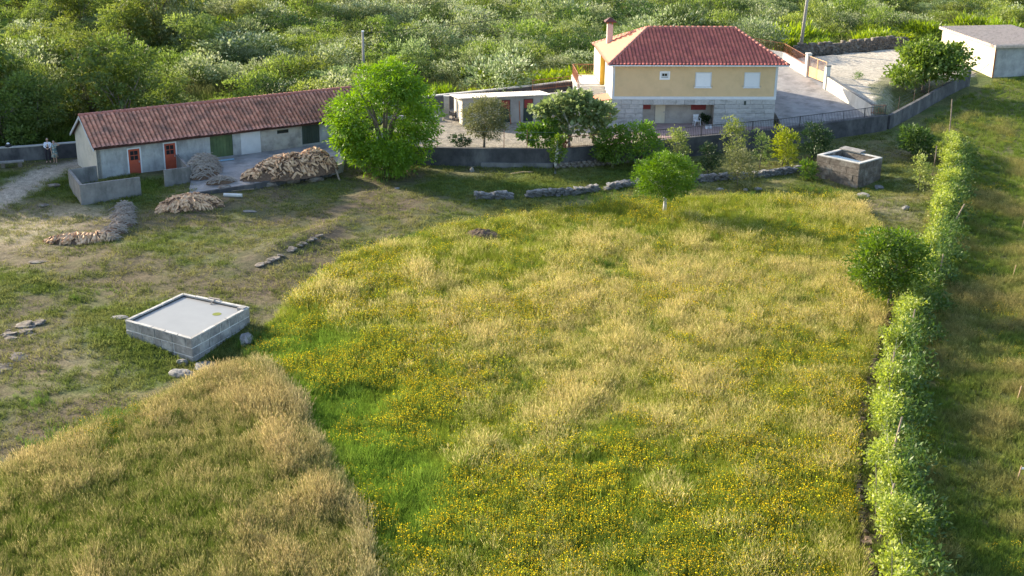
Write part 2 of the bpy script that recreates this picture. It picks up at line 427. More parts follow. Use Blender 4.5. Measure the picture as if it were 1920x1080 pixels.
class MB:
    """collects shapes and links them as one mesh object"""
    def __init__(self): self.V, self.F, self.I = [], [], []
    def add(self, V, F, mi=0):
        n = len(self.V)
        self.V += [tuple(v) for v in V]; self.F += [tuple(i + n for i in f) for f in F]; self.I += [mi] * len(F)
    def box(self, x0, y0, z0, x1, y1, z1, mi=0):
        self.add([(x0, y0, z0), (x1, y0, z0), (x1, y1, z0), (x0, y1, z0), (x0, y0, z1), (x1, y0, z1), (x1, y1, z1), (x0, y1, z1)],
                 [(3, 2, 1, 0), (4, 5, 6, 7), (0, 1, 5, 4), (1, 2, 6, 5), (2, 3, 7, 6), (3, 0, 4, 7)], mi)
    def prism(self, poly, z0, z1, mi=0):
        """poly [(x,y)] anticlockwise; z0/z1 numbers or lists per corner"""
        n = len(poly)
        a = z0 if hasattr(z0, '__len__') else [z0] * n
        b = z1 if hasattr(z1, '__len__') else [z1] * n
        self.add([(p[0], p[1], a[i]) for i, p in enumerate(poly)] + [(p[0], p[1], b[i]) for i, p in enumerate(poly)],
                 [tuple(range(n - 1, -1, -1)), tuple(range(n, 2 * n))] + [(i, (i + 1) % n, n + (i + 1) % n, n + i) for i in range(n)], mi)
    def bar(self, p, q, w, h, mi=0):
        """a beam of width w, height h from p to q (centre line of its bottom)"""
        p, q = Vector(p), Vector(q)
        d = (q - p); s = Vector((-d.y, d.x, 0))
        s = s.normalized() * w / 2 if s.length > 1e-6 else Vector((w / 2, 0, 0))
        u = Vector((0, 0, h))
        if abs(d.x) + abs(d.y) < 1e-6:
            u = Vector((0, h / 2, 0))
            c = [p - s - u, p + s - u, p + s + u, p - s + u, q - s - u, q + s - u, q + s + u, q - s + u]
        else:
            c = [p - s, p + s, p + s + u, p - s + u, q - s, q + s, q + s + u, q - s + u]
        self.add(c, [(3, 2, 1, 0), (4, 5, 6, 7), (0, 1, 5, 4), (1, 2, 6, 5), (2, 3, 7, 6), (3, 0, 4, 7)], mi)
    def tube(self, pts, rad, n=7, mi=0):
        pts = [Vector(p) for p in pts]
        V, F = [], []
        for i, p in enumerate(pts):
            d = (pts[min(i + 1, len(pts) - 1)] - pts[max(i - 1, 0)]).normalized()
            a = d.cross(Vector((0, 0, 1)))
            if a.length < .05: a = d.cross(Vector((1, 0, 0)))
            a.normalize(); b = d.cross(a)
            r = rad[i] if hasattr(rad, '__len__') else rad
            for k in range(n):
                t = 2 * math.pi * k / n
                V.append(p + a * math.cos(t) * r + b * math.sin(t) * r)
        for i in range(len(pts) - 1):
            for k in range(n):
                F.append((i * n + k, i * n + (k + 1) % n, (i + 1) * n + (k + 1) % n, (i + 1) * n + k))
        F.append(tuple(range(n - 1, -1, -1))); F.append(tuple(range((len(pts) - 1) * n, len(pts) * n)))
        self.add(V, F, mi)
    def lathe(self, prof, c=(0, 0, 0), n=14, mi=0):
        V, F = [], []
        for r, z in prof:
            for k in range(n):
                t = 2 * math.pi * k / n
                V.append((c[0] + r * math.cos(t), c[1] + r * math.sin(t), c[2] + z))
        for i in range(len(prof) - 1):
            for k in range(n):
                F.append((i * n + k, i * n + (k + 1) % n, (i + 1) * n + (k + 1) % n, (i + 1) * n + k))
        F.append(tuple(range(n - 1, -1, -1))); F.append(tuple(range((len(prof) - 1) * n, len(prof) * n)))
        self.add(V, F, mi)
    def mesh(self, name, mats, smooth=False, bevel=0.0):
        me = bpy.data.meshes.new(name)
        me.from_pydata(self.V, [], self.F)
        for m in (mats if isinstance(mats, (list, tuple)) else [mats]): me.materials.append(m)
        me.polygons.foreach_set('material_index', self.I)
        if bevel:
            bm = bmesh.new(); bm.from_mesh(me)
            bmesh.ops.remove_doubles(bm, verts=bm.verts, dist=1e-5)
            bmesh.ops.bevel(bm, geom=list(bm.edges), offset=bevel, segments=1, affect='EDGES')
            bm.to_mesh(me); bm.free()
        if smooth: me.polygons.foreach_set('use_smooth', [True] * len(me.polygons))
        me.update()
        return me
    def build(self, name, mats, parent=None, loc=None, smooth=False, bevel=0.0):
        return link(name, self.mesh(name, mats, smooth, bevel), parent, loc)

def copy_tree(o, parent=None):
    c = o.copy(); C.objects.link(c)
    if parent: c.parent = parent
    for ch in list(o.children): copy_tree(ch, c)
    return c

# ------------------------------------------------------------------ the ground
def axis(lo, hi, st, far):
    core = list(np.arange(lo, hi + .01, st))
    out, s, v = [], st, hi
    while v < far:
        s *= 1.35; v += s; out.append(v)
    pre, s, v = [], st, lo
    while v > -far:
        s *= 1.35; v -= s; pre.append(v)
    return np.array(pre[::-1] + core + out)
ax_ = axis(-48, 52, .5, 3500); ay_ = axis(34, 132, .5, 3500)
XX, YY = np.meshgrid(ax_, ay_)
ZZ = T(XX, YY)

def gmask(poly, x, y, edge=.8):
    ins = inpoly(x + (fbm(x, y, 1.3, 91) - .5) * edge * 2, y + (fbm(x, y, 1.3, 77) - .5) * edge * 2, poly)
    return ins.astype(float)

def spots(x, y, lst):
    v = np.zeros(np.shape(x))
    for px, py, r, w in lst:
        cx, cy = G(px, py)
        v += w * np.exp(-((x - cx) ** 2 + (y - cy) ** 2) / (r * r))
    return v

def ground_colour(x, y):
    n1 = fbm(x, y, 4.5, 31); n2 = fbm(x, y, 1.1, 41); n3 = fbm(x * 1.0, y * 1.6, 2.2, 51)
    green = np.array([.075, .105, .028]); olive = np.array([.13, .135, .05]); dry = np.array([.19, .16, .075]); soil = np.array([.135, .10, .075]); pale = np.array([.36, .31, .25])
    def mix(a, b, t): return a * (1 - t)[..., None] + b * t[..., None]
    c = mix(np.broadcast_to(green, x.shape + (3,)), olive, sstep(.35, .65, n1))
    c = mix(c, dry, sstep(.55, .75, n3) * .7)
    # trodden yard round the sheds, soil also darkened in place of broad shade
    yard = ((x < 0) & (y > 45) & (y < 97) & ~inpoly(x, y, FIELD) & ~inpoly(x, y, MEADOW)).astype(float)
    c = mix(c, soil * .68, yard * sstep(.38, .64, .6 * n1 + .4 * n2) * .75)
    tr = spots(x, y, [(420, 420, 3.5, .7), (560, 400, 4.5, .9), (720, 390, 4.5, .9), (600, 470, 4, .7), (480, 480, 3, .6), (840, 385, 3, .6), (330, 400, 2.2, .8), (520, 540, 3, .55),
                      (1680, 290, 3.5, .9), (1650, 390, 2.5, .8), (1560, 345, 1.5, .5), (60, 640, 3, .6), (40, 840, 2.6, .6), (130, 800, 2, .5), (210, 700, 2.2, .4)])
    c = mix(c, soil * .78, np.clip(tr * (.5 + .9 * (n2 - .4)), 0, .75))
    gr = spots(x, y, [(180, 360, 2.4, .9), (270, 350, 2.0, 1.0), (330, 620, 2.4, .9), (200, 640, 2.0, .7), (280, 580, 2, .5), (450, 400, 1.6, .5), (1000, 340, 4, .8), (1200, 330, 4, .7),
                      (880, 350, 3, .6), (1650, 350, 1.6, .7), (480, 640, 2, .6), (540, 390, 1.6, .3)])
    c = mix(c, np.array([.075, .125, .022]), np.clip(gr * (.6 + n2 * .6), 0, .9))
    lt = spots(x, y, [(100, 410, 3.0, .8), (30, 430, 3, .6), (185, 395, 1.6, .7), (50, 460, 2.5, .4), (120, 680, 2, .3), (1690, 400, 1.6, .4)])
    c = mix(c, np.array([.33, .27, .18]), np.clip(lt * (.5 + n2 * .8), 0, .85))  # paler patches put sunlit spots into the ground colour
    hl = segdist(x, y, HEDGE_L0)
    c = mix(c, np.array([.20, .13, .085]), sstep(.75, .35, hl))
    dp = segdist(x, y, PATHL)
    c = mix(c, pale, sstep(1.9, .7, dp + (n2 - .5) * 1.6) * .9)
    c = mix(c, np.array([.30, .265, .225]), gmask(YARD2, x, y, .4) * (.75 + .25 * n2))
    c = mix(c, np.array([.47, .42, .35]) * 1.0, gmask(ROADP, x, y, .5) * (.8 + .2 * n1))
    c = mix(c, np.array([.13, .14, .06]), gmask(GARDEN, x, y, .6) * (.5 + .5 * n2))
    c = mix(c, np.array([.10, .13, .04]), sstep(120, 128, y) * (1 - gmask(ROADP, x, y, .3)) * .8)
    c = mix(c, np.array([.10, .10, .05]), ((x < -12) & (y > 97)).astype(float) * .7)
    return c * (.85 + .3 * n2)[..., None]

gcol = ground_colour(XX, YY)
nx_, ny_ = len(ax_), len(ay_)
idx = np.arange(nx_ * ny_).reshape(ny_, nx_)
gF = np.stack([idx[:-1, :-1], idx[:-1, 1:], idx[1:, 1:], idx[1:, :-1]], -1).reshape(-1, 4)

def ground_mat():
    m = bpy.data.materials.new('earth_and_turf'); m.use_nodes = True
    N, L = m.node_tree.nodes, m.node_tree.links
    b = N['Principled BSDF']; b.inputs['Roughness'].default_value = .95; b.inputs['Specular IOR Level'].default_value = .15
    a = N.new('ShaderNodeAttribute'); a.attribute_name = 'gcol'
    g = N.new('ShaderNodeNewGeometry')
    n = N.new('ShaderNodeTexNoise'); n.inputs['Scale'].default_value = 2.6; n.inputs['Detail'].default_value = 8; n.inputs['Roughness'].default_value = .7
    L.new(g.outputs['Position'], n.inputs['Vector'])
    n2 = N.new('ShaderNodeTexNoise'); n2.inputs['Scale'].default_value = 14; n2.inputs['Detail'].default_value = 5
    L.new(g.outputs['Position'], n2.inputs['Vector'])
    mr = N.new('ShaderNodeMapRange'); mr.inputs[1].default_value = .3; mr.inputs[2].default_value = .7; mr.inputs[3].default_value = .6; mr.inputs[4].default_value = 1.4
    L.new(n.outputs['Fac'], mr.inputs[0])
    hs = N.new('ShaderNodeHueSaturation'); L.new(mr.outputs[0], hs.inputs['Value']); L.new(a.outputs['Color'], hs.inputs['Color'])
    mr2 = N.new('ShaderNodeMapRange'); mr2.inputs[1].default_value = .35; mr2.inputs[2].default_value = .65; mr2.inputs[3].default_value = .7; mr2.inputs[4].default_value = 1.3
    L.new(n2.outputs['Fac'], mr2.inputs[0])
    h2 = N.new('ShaderNodeHueSaturation'); L.new(mr2.outputs[0], h2.inputs['Value']); L.new(hs.outputs[0], h2.inputs['Color'])
    L.new(h2.outputs[0], b.inputs['Base Color'])
    bp = N.new('ShaderNodeBump'); bp.inputs['Strength'].default_value = .7; bp.inputs['Distance'].default_value = .12
    L.new(n.outputs['Fac'], bp.inputs['Height'])
    b2 = N.new('ShaderNodeBump'); b2.inputs['Strength'].default_value = .5; b2.inputs['Distance'].default_value = .04
    L.new(n2.outputs['Fac'], b2.inputs['Height']); L.new(bp.outputs[0], b2.inputs['Normal']); L.new(b2.outputs[0], b.inputs['Normal'])
    return m
gme = mesh_np('ground', np.stack([XX, YY, ZZ], -1).reshape(-1, 3), gF, [ground_mat()], {'gcol': ('POINT', gcol.reshape(-1, 3))}, smooth=True)
tag(link('ground', gme), kind='structure')

# paved levels
mb = MB(); mb.prism([(7.2, 97.2), (10.5, 98.35), (21.6, 103.2), (22.6, 103.7), (22.6, 109), (7.2, 109)], -.5, .85)
tag(mb.build('terrace_floor', M['terrace']), kind='structure')
mb = MB()
dp = [(22.603, 103.6), (31.5, 108.3), (29.2, 116.6), (27.9, 121.5), (26.6, 126.5), (22.603, 126.5)]
mb.prism(dp, -.3, [.846 + .12 * max(0, p[1] - 104.2) for p in dp])
tag(mb.build('driveway', M['paving']), kind='structure')

# ------------------------------------------------------------------ roofs of curved tiles
def tile_slope(el, er, rl, rr, col=.30, row=.45, amp=.05, step=.045, wob=0.0, per=6, seed=0):
    el, er, rl, rr = [np.array(p, float) for p in (el, er, rl, rr)]
    U = er - el; W_ = np.linalg.norm(U); U /= W_
    sl = (rl - el) @ U; sr = (rr - el) @ U
    Wv = (rl - el) - U * sl
    Ls = np.linalg.norm(Wv); n = np.cross(U, Wv / Ls)
    nr = max(1, int(round(Ls / row)))
    ss = np.arange(0, W_ + col / per, col / per)
    ss[-1] = W_
    r_ = np.random.default_rng(seed)
    hump = amp * np.abs(np.sin(np.pi * ss / col)) ** .8
    cols = np.minimum((ss / col).astype(int), int(W_ / col))
    V, F, A, HV = [], [], [], []
    base = 0
    jit = r_.normal(0, wob, (nr + 1, len(ss) // per + 2)) if wob else None
    rv = r_.random((nr, int(W_ / col) + 2))
    prev = None
    ns = len(ss)
    for i in range(nr):
        for k, v in enumerate((i / nr, (i + 1) / nr)):
            lo, hi = sl * v, W_ + (sr - W_) * v
            s = np.clip(ss, lo, hi)
            h = hump + (step if k == 0 else 0.0)
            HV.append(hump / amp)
            if wob: h = h + jit[i, (ss / col).astype(int)] * (1 if k == 0 else .3)
            sag = (-.05 * np.sin(np.pi * s / W_) * wob * 30 * (1 if wob else 0) + (0.03 * np.sin(s * 1.1) if wob else 0))
            V.append(el + U * s[:, None] + Wv * v + n * (h + sag * (1 if wob else 0))[:, None] if wob else el + U * s[:, None] + Wv * v + n * h[:, None])
        a = base + 2 * i * ns; b = a + ns
        q = np.arange(ns - 1)
        mid_hi = W_ + (sr - W_) * (i + .0) / nr; mid_lo = sl * i / nr
        keep = (ss[1:] > mid_lo) & (ss[:-1] < mid_hi)
        q = q[keep]
        F.append(np.stack([a + q, a + q + 1, b + q + 1, b + q], -1)); A.append(rv[i, cols[q]])
        if i:
            p = a - ns
            F.append(np.stack([p + q, p + q + 1, a + q + 1, a + q], -1)); A.append(rv[i, cols[q]] * .8)
    return np.concatenate(V), np.concatenate(F), (np.concatenate(A), np.concatenate(HV))

def ridge_tiles(mb, p, q, r=.13, seg=.45):
    p, q = Vector(p), Vector(q)
    n = max(1, int((q - p).length / seg))
    for i in range(n):
        a = p + (q - p) * (i / n); b = p + (q - p) * min(1, (i + 1.12) / n)
        mb.tube([a, b], [r * 1.12, r * .95], 8)

# ------------------------------------------------------------------ the yellow house
HR = R(3.3)
house = empty('yellow_house', (8.2, 106.6, 1.2), 'two storey yellow house with red hipped tile roof and stone ground floor', 'house', rz=HR)
HW, HD = 13.9, 10.4
PX0, PX1, PD, LZ = 2.66, 8.7, 1.25, 1.50      # porch opening
ZB, ZY, ZT = 1.95, 2.2, 4.72
# ground floor core, set behind the stone facing
mb = MB()
mb.box(.04, .04, -.6, PX0, HD, ZB)
mb.box(PX1, .04, -.6, HW, HD, ZB)
mb.box(PX0, PD, -.6, PX1, HD, ZB)
mb.box(PX0, .04, LZ + .06, PX1, PD, ZB)
mb.build('ground_floor_wall', M['porchwall'], house)
# granite facing: separate blocks
def stone_face(x0, x1, z0, z1, rows, seed):
    r_ = random.Random(seed)
    h = (z1 - z0) / rows
    for i in range(rows):
        x = x0
        while x < x1 - .01:
            w = r_.uniform(.7, 1.25)
            if x1 - (x + w) < .4: w = x1 - x
            m_ = MB(); d = r_.uniform(.0, .018)
            m_.box(x + .008, -d - .01, z0 + i * h + .008, x + w - .008, .05, z0 + (i + 1) * h - .008)
            m_.build('granite_block', M['granite'], house, bevel=.008)
            x += w
stone_face(0, PX0, -.4, ZB, 6, 1)
stone_face(PX1, HW, -.4, ZB, 6, 2)
stone_face(PX0, PX1, LZ, ZB, 1, 3)
mb = MB(); mb.box(-.03, -.035, ZB + .002, HW + .03, HD + .03, ZY); mb.build('floor_band', M['trim'], house)
mb = MB(); mb.box(.003, .003, ZY - .02, HW - .003, HD, ZT + .05)
mb.build('upper_wall', M['yellow'], house)
# the end wall on the left is lighter
mb = MB(); mb.box(-.012, .02, -.4, .02, HD - .02, ZT + .04); mb.build('end_wall', M['cream'], house)
mb = MB(); mb.box(-.42, 5.4, -.2, -.013, HD - .3, ZT + .02); mb.build('projecting_bay', M['cream'], house)
mb = MB(); mb.box(-.40, 5.37, -.1, -.02, 5.399, ZT); mb.build('yellow_return', M['strong_yellow'], house)  # strong yellow puts warm bounced light into the shaded return's colour
for x in (-.025, HW - .17):
    mb = MB(); mb.box(x, -.022, ZY + .002, x + .195, .05, ZT + .04); mb.build('corner_strip', M['trim'], house)
mb = MB(); mb.box(-.38, -.38, ZT + .06, HW + .7, HD + .38, ZT + .16); mb.build('eave_soffit', M['white'], house)
# roof
ex0, ex1, ey0, ey1, ez, rz_ = -.46, HW + .8, -.46, HD + .46, ZT + .14, 7.15
rx0, rx1, rym = 3.6, 11.2, HD / 2
E = [(ex0, ey0, ez), (ex1, ey0, ez), (ex1, ey1, ez), (ex0, ey1, ez)]
RL, RR = (rx0, rym, rz_), (rx1, rym, rz_)
roof = MB(); roof.add([E[0], E[1], E[2], E[3], RL, RR], [(0, 1, 5, 4), (1, 2, 5), (2, 3, 4, 5), (3, 0, 4), (3, 2, 1, 0)])
roof_o = roof.build('roof', M['tile'], house)
for i, (a, b, c, d) in enumerate([(E[0], E[1], RL, RR), (E[1], E[2], RR, RR), (E[2], E[3], RR, RL), (E[3], E[0], RL, RL)]):
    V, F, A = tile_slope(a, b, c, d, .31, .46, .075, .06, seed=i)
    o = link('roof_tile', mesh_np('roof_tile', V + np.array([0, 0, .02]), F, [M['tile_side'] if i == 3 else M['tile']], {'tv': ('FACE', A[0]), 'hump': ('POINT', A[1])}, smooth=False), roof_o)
    o['kind'] = 'stuff'
mb = MB()
for p, q in [(E[0], RL), (E[1], RR), (E[2], RR), (E[3], RL), (RL, RR)]:
    ridge_tiles(mb, (p[0], p[1], p[2] + .07), (q[0], q[1], q[2] + .07))
o = mb.build('ridge_tile', M['ridge'], roof_o, smooth=True); o['kind'] = 'stuff'
mb = MB()
for p, q in [((ex0 - .03, ey0 - .05, ez - .03), (ex1 + .03, ey0 - .05, ez - .03))]:
    mb.bar(p, q, .09, .08)
mb.build('gutter', M['white'], house)
# chimney on the left slope
mb = MB(); mb.box(.35, 7.3, 5.0, .85, 7.85, 7.15); ch = mb.build('chimney', M['lightwall'], roof_o)
for x, y in ((.37, 7.32), (.75, 7.32), (.37, 7.75), (.75, 7.75)):
    mb = MB(); mb.box(x, y, 7.152, x + .08, y + .08, 7.36); mb.build('cap_support', M['rust'], house)
mb = MB(); mb.add([(.1, 7.05, 7.36), (1.1, 7.05, 7.36), (1.1, 8.1, 7.36), (.1, 8.1, 7.36), (.6, 7.575, 7.78), (.1, 7.05, 7.42), (1.1, 7.05, 7.42), (1.1, 8.1, 7.42), (.1, 8.1, 7.42)],
           [(3, 2, 1, 0), (0, 1, 6, 5), (1, 2, 7, 6), (2, 3, 8, 7), (3, 0, 5, 8), (5, 6, 4), (6, 7, 4), (7, 8, 4), (8, 5, 4)])
mb.build('chimney_cap', M['tile'], house)
# windows
def frame4(mb, x0, x1, z0, z1, w, y0, y1):
    mb.box(x0, y0, z0, x1, y1, z0 + w); mb.box(x0, y0, z1 - w, x1, y1, z1)
    mb.box(x0, y0, z0 + w, x0 + w, y1, z1 - w); mb.box(x1 - w, y0, z0 + w, x1, y1, z1 - w)
mb = MB(); frame4(mb, 3.93, 4.80, 3.62, 4.33, .13, -.03, .04); w = mb.build('window', M['white'], house); w['label'] = 'small high window with two dark panes'
mb = MB(); mb.box(4.06, -.008, 3.752, 4.67, .03, 4.20); mb.build('sash', M['trim'], w)
for x in (4.14, 4.36):
    mb = MB(); mb.box(x, -.014, 3.93, x + .19, 0, 4.13); mb.build('pane', M['glass'], w)
mb = MB(); mb.box(4.10, -.016, 3.82, 4.62, 0, 3.85); mb.build('sash_bar', M['glass'], w)
for x0, x1 in ((6.95, 8.32), (11.10, 12.44)):
    mb = MB(); frame4(mb, x0, x1, 2.98, 4.25, .08, -.03, .04); w = mb.build('window', M['trim'], house)
    n = 20
    mb = MB()
    for k in range(n):
        z = 3.06 + k * (1.11 / n)
        mb.box(x0 + .08, -.016 - (.006 if k % 2 else 0), z, x1 - .08, .03, z + 1.11 / n)
    mb.build('roller_shutter', M['shutter'], w)
    mb = MB(); mb.box(x0 - .06, -.09, 2.92, x1 + .06, .04, 2.978); mb.build('sill', M['white'], w)
    for x in (x0 - .14, x1 + .09):
        mb = MB(); mb.box(x, -.06, 3.05, x + .05, .04, 3.13); mb.build('shutter_stop', M['grey_metal'], w)
# porch: door and dark red shutters in its back wall, small vent
def porch_panel(nm, x0, x1, z0, z1, mt, fr):
    mb = MB(); frame4(mb, x0 - .07, x1 + .07, z0 - .05, z1 + .07, .07, PD - .05, PD + .02); f = mb.build(nm, fr, house)
    mb = MB(); mb.box(x0, PD - .03, z0, x1, PD + .02, z1); return f, mb
f, mb = porch_panel('porch_window', 2.7, 3.5, .86, 1.66, M['red_shutter'], M['porchwall']); mb.build('shutter', M['red_shutter'], f)
f, mb = porch_panel('porch_window', 6.96, 8.26, .80, 1.66, M['red_shutter'], M['lightwall']); mb.build('shutter', M['red_shutter'], f)
f, mb = porch_panel('cellar_door', 3.93, 4.76, -.34, 1.72, M['white'], M['porchwall']); d = mb.build('door_leaf', M['cream'], f)
mb = MB(); mb.box(4.64, PD - .08, .55, 4.70, PD - .031, .7); mb.build('handle', M['grey_metal'], f)
mb = MB(); mb.box(11.22, -.04, 1.50, 11.40, .0, 1.84); mb.build('vent', M['dark_green'], house)
mb = MB(); mb.box(11.18, -.05, 1.84, 11.44, .0, 1.88); mb.build('vent_hood', M['granite'], house)
# lean-to cellar entry and outside stairs at the left end
mb = MB(); mb.prism([(-1.75, -.1), (-.02, -.1), (-.02, 2.5), (-1.75, 2.5)], [1.62, 1.93, 1.93, 1.62], [1.72, 2.03, 2.03, 1.72]); mb.build('lean_to_roof', M['tile_side'], house)
mb = MB(); mb.box(-1.6, .05, -.4, -.02, .3, 1.60); mb.box(-1.6, .3, -.4, -1.35, 2.4, 1.58); mb.build('lean_to_wall', M['white_wall'], house)
mb = MB(); mb.box(-.46, .02, 0, -.05, .045, 1.5); mb.build('lean_to_door', M['rust'], house)
mb = MB()
for k in range(7): mb.box(-2.2, 2.7 + k * .32, -.4, -.44 if k > 7 else -.03, 2.7 + (k + 1) * .32, .75 + .25 * k)
mb.build('stair', M['white_wall'], house)
mb = MB(); mb.box(-2.5, 4.95, -.4, -.43, 9.5, 2.35); mb.box(-2.5, 2.6, -.4, -2.2, 4.95, 2.0); mb.build('landing', M['white_wall'], house)
mb = MB()
for p, q in [((-2.42, 5.0), (-2.42, 9.4)), ((-2.42, 9.4), (-.5, 9.4))]:
    mb.bar((*p, 3.28), (*q, 3.28), .05, .05); mb.bar((*p, 2.45), (*q, 2.45), .04, .04)
    L_ = math.dist(p, q); n = int(L_ / .16)
    for k in range(n + 1):
        t = k / n; x, y = p[0] + (q[0] - p[0]) * t, p[1] + (q[1] - p[1]) * t
        mb.box(x - .012, y - .012, 2.352, x + .012, y + .012, 3.28)
mb.bar((-2.42, 2.7, 1.4), (-2.42, 5.0, 3.28), .05, .05)
mb.build('stair_railing', M['rust'], house)

def hpt(x, y, z):   # house coordinates to world
    c, s = math.cos(HR), math.sin(HR)
    return (8.2 + x * c - y * s, 106.6 + x * s + y * c, .85 + z)

# things on the porch
def chair_at(p, rz):
    t = empty('plastic_chair', p, 'white plastic garden chair standing in the porch of the yellow house', 'chair', rz=rz)
    mb = MB(); mb.box(-.24, -.24, .42, .24, .22, .45); mb.build('seat', M['plastic'], t, bevel=.01)
    mb = MB()
    for k in range(5): mb.bar((-.2 + k * .09, .22, .45), (-.2 + k * .09, .30, .86), .05, .02)
    mb.bar((-.25, .30, .84), (.25, .30, .84), .03, .07); mb.build('backrest', M['plastic'], t)
    for sx in (-1, 1):
        mb = MB(); mb.bar((sx * .26, -.22, .64), (sx * .26, .26, .66), .05, .03); mb.bar((sx * .26, -.20, .44), (sx * .26, -.21, .64), .04, .03); mb.build('armrest', M['plastic'], t)
        for y0 in (-.2, .2):
            mb = MB(); mb.tube([(sx * .22, y0, .43), (sx * .26, y0 * 1.25, 0)], [.028, .02], 6); mb.build('leg', M['plastic'], t)
chair_at(hpt(7.35, .25, 0), HR + .15)
t = empty('potted_plant', hpt(8.05, .55, 0), 'dark leafy plant in a pale pot beside the white plastic chair', 'potted plant')
mb = MB(); mb.lathe([(.13, 0), (.19, .28), (.21, .30), (.18, .305)]); mb.build('pot', M['lightwall'], t, smooth=True)
potplant = t
for (x, y, nm) in ((7.98, -.9, 'white box on the terrace in front of the porch, left one of two'), (8.32, -.75, 'white box on the terrace in front of the porch, right one of two')):
    t = empty('box', hpt(x, y, 0), nm, 'box', 'white boxes on the terrace')
    mb = MB(); mb.box(-.13, -.12, 0, .13, .12, .26); b_ = mb.build('body', M['plastic'], t, bevel=.015)
    mb = MB(); mb.box(-.14, -.13, .261, .14, .13, .30); mb.build('lid', M['trim'], t, bevel=.01)
t = empty('bucket', hpt(2.86, -.15, 0), 'black bucket with a pale cloth at the left pillar of the porch', 'bucket')
mb = MB(); mb.lathe([(.17, 0), (.23, .36), (.235, .38), (.21, .37), (.2, .3)]); mb.build('bucket_body', M['black_plastic'], t, smooth=True)
mb = MB(); mb.lathe([(.02, .40), (.12, .385), (.17, .34)][::-1]); mb.build('cloth', M['plastic'], t, smooth=True)
mb = MB(); mb.tube([(-.235, 0, .36), (-.16, 0, .52), (0, 0, .57), (.16, 0, .52), (.235, 0, .36)], .008, 5); mb.build('handle', M['grey_metal'], t)

# ------------------------------------------------------------------ long shed on the left
SR = R(33.5)
shed = empty('farm_shed', (-30.1, 90.1, 0), 'long low farm shed with old red tile roof and grey plaster walls', 'shed', rz=SR)
SL, SD, SH, SRZ = 21.5, 5.3, 2.55, 4.2
mb = MB()
OP = [(2.3, 3.15, 0, 2.0), (5.0, 5.85, .1, 2.1), (8.55, 10.35, .58, 2.5), (16.1, 17.6, .75, 2.5)]
x = 0
for a, b, z0, z1 in OP:
    mb.box(x, 0, -.6, a, .3, SH); mb.box(a, 0, -.6, b, .3, z0); mb.box(a, 0, z1, b, .3, SH) if z1 < SH else None
    x = b
mb.box(x, 0, -.6, SL, .3, SH)
mb.box(0, SD - .3, -.6, SL, SD, SH); mb.box(SL - .3, .3, -.6, SL, SD - .3, SH)
mb.box(.01, .301, 2.3, SL - .31, SD - .301, 2.36)
front = mb.build('front_wall', M['plaster'], shed)
mb = MB(); mb.box(11.0, -.008, .5, 12.6, .0, 2.4); mb.build('plaster_patch', M['trim'], front)
mb = MB(); mb.box(12.63, -.012, .5, 16.05, .0, SH - .02); mb.build('block_wall', M['block_plaster'], front)
mb = MB(); mb.box(14.0, -.02, 1.85, 14.95, .0, 2.12); mb.build('slot_window', M['glass'], shed)
mb = MB(); mb.prism([(-.012, 0), (.3, 0), (.3, SD), (-.012, SD)], -.6, SH)
mb.add([(-.012, 0, SH), (.3, 0, SH), (.3, SD, SH), (-.012, SD, SH), (-.012, SD / 2, SRZ - .02), (.3, SD / 2, SRZ - .02)], [(0, 4, 3), (1, 2, 5), (0, 1, 5, 4), (2, 3, 4, 5)])
mb.build('gable_wall', M['gable'], shed)
for i, (a, b, z0, z1) in enumerate(OP):
    if i < 2:
        mb = MB(); frame4(mb, a - .09, b + .09, z0 - .02, z1 + .09, .09, -.03, .06); f = mb.build('door_frame', M['trim'], shed)
        mb = MB(); mb.box(a + .001, .0, z0 + .07, b - .001, .05, z1); d = mb.build('red_door', M['red_door'], f)
        mb = MB()
        for kx in (0, 1):
            for kz in (0, 1):
                x0 = a + .14 + kx * .30; zz = z1 - .82 + kz * .36
                mb.box(x0, -.012, zz, x0 + .26, .0, zz + .31)
        mb.build('pane', M['glass'], f)
        mb = MB(); mb.box(b - .12, -.05, z0 + .95, b - .07, -.001, z0 + 1.1); mb.build('handle', M['grey_metal'], f)
    else:
        mt = M['green_door'] if i == 2 else M['dark_green']
        n = 7; w = (b - a) / n
        d = MB(); d.box(a, .06, z0, b, .1, z1); dd = d.build('sheet_door', mt, shed)
        dd['label'] = 'green metal double door' if i == 2 else 'dark green metal door at the far end'
        for k in range(n):
            mb = MB(); mb.box(a + k * w + .012, .03 + (.01 if k % 2 else 0), z0 + .02, a + (k + 1) * w - .012, .06, z1 - .02); mb.build('door_panel', mt, dd)
ov, eo = .35, .28
k_ = (SRZ - SH) / (SD / 2)
e0 = SH - ov * k_ + .06
rb = MB()
fl, fr_, bl, br_ = (-eo, -ov, e0), (SL + eo, -ov, e0), (-eo, SD + ov, e0), (SL + eo, SD + ov, e0)
ra, rb2 = (-eo, SD / 2, SRZ + .06), (SL + eo, SD / 2, SRZ + .06)
rb.add([fl, fr_, rb2, ra, bl, br_], [(0, 1, 2, 3), (3, 2, 5, 4)])
rb.add([(p[0], p[1], p[2] - .08) for p in (fl, fr_, rb2, ra, bl, br_)], [(3, 2, 1, 0), (4, 5, 2, 3)])
ro = rb.build('roof', M['tile_old'], shed)
for i, q in enumerate([(fl, fr_, ra, rb2), (br_, bl, rb2, ra)]):
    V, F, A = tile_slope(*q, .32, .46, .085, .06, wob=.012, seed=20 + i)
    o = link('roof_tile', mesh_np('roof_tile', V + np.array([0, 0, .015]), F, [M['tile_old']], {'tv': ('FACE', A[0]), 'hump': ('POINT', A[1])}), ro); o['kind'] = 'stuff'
mb = MB(); ridge_tiles(mb, (-eo, SD / 2, SRZ + .12), (SL + eo, SD / 2, SRZ + .12), .13, .42)
o = mb.build('ridge_tile', M['ridge'], ro, smooth=True); o['kind'] = 'stuff'
mb = MB()
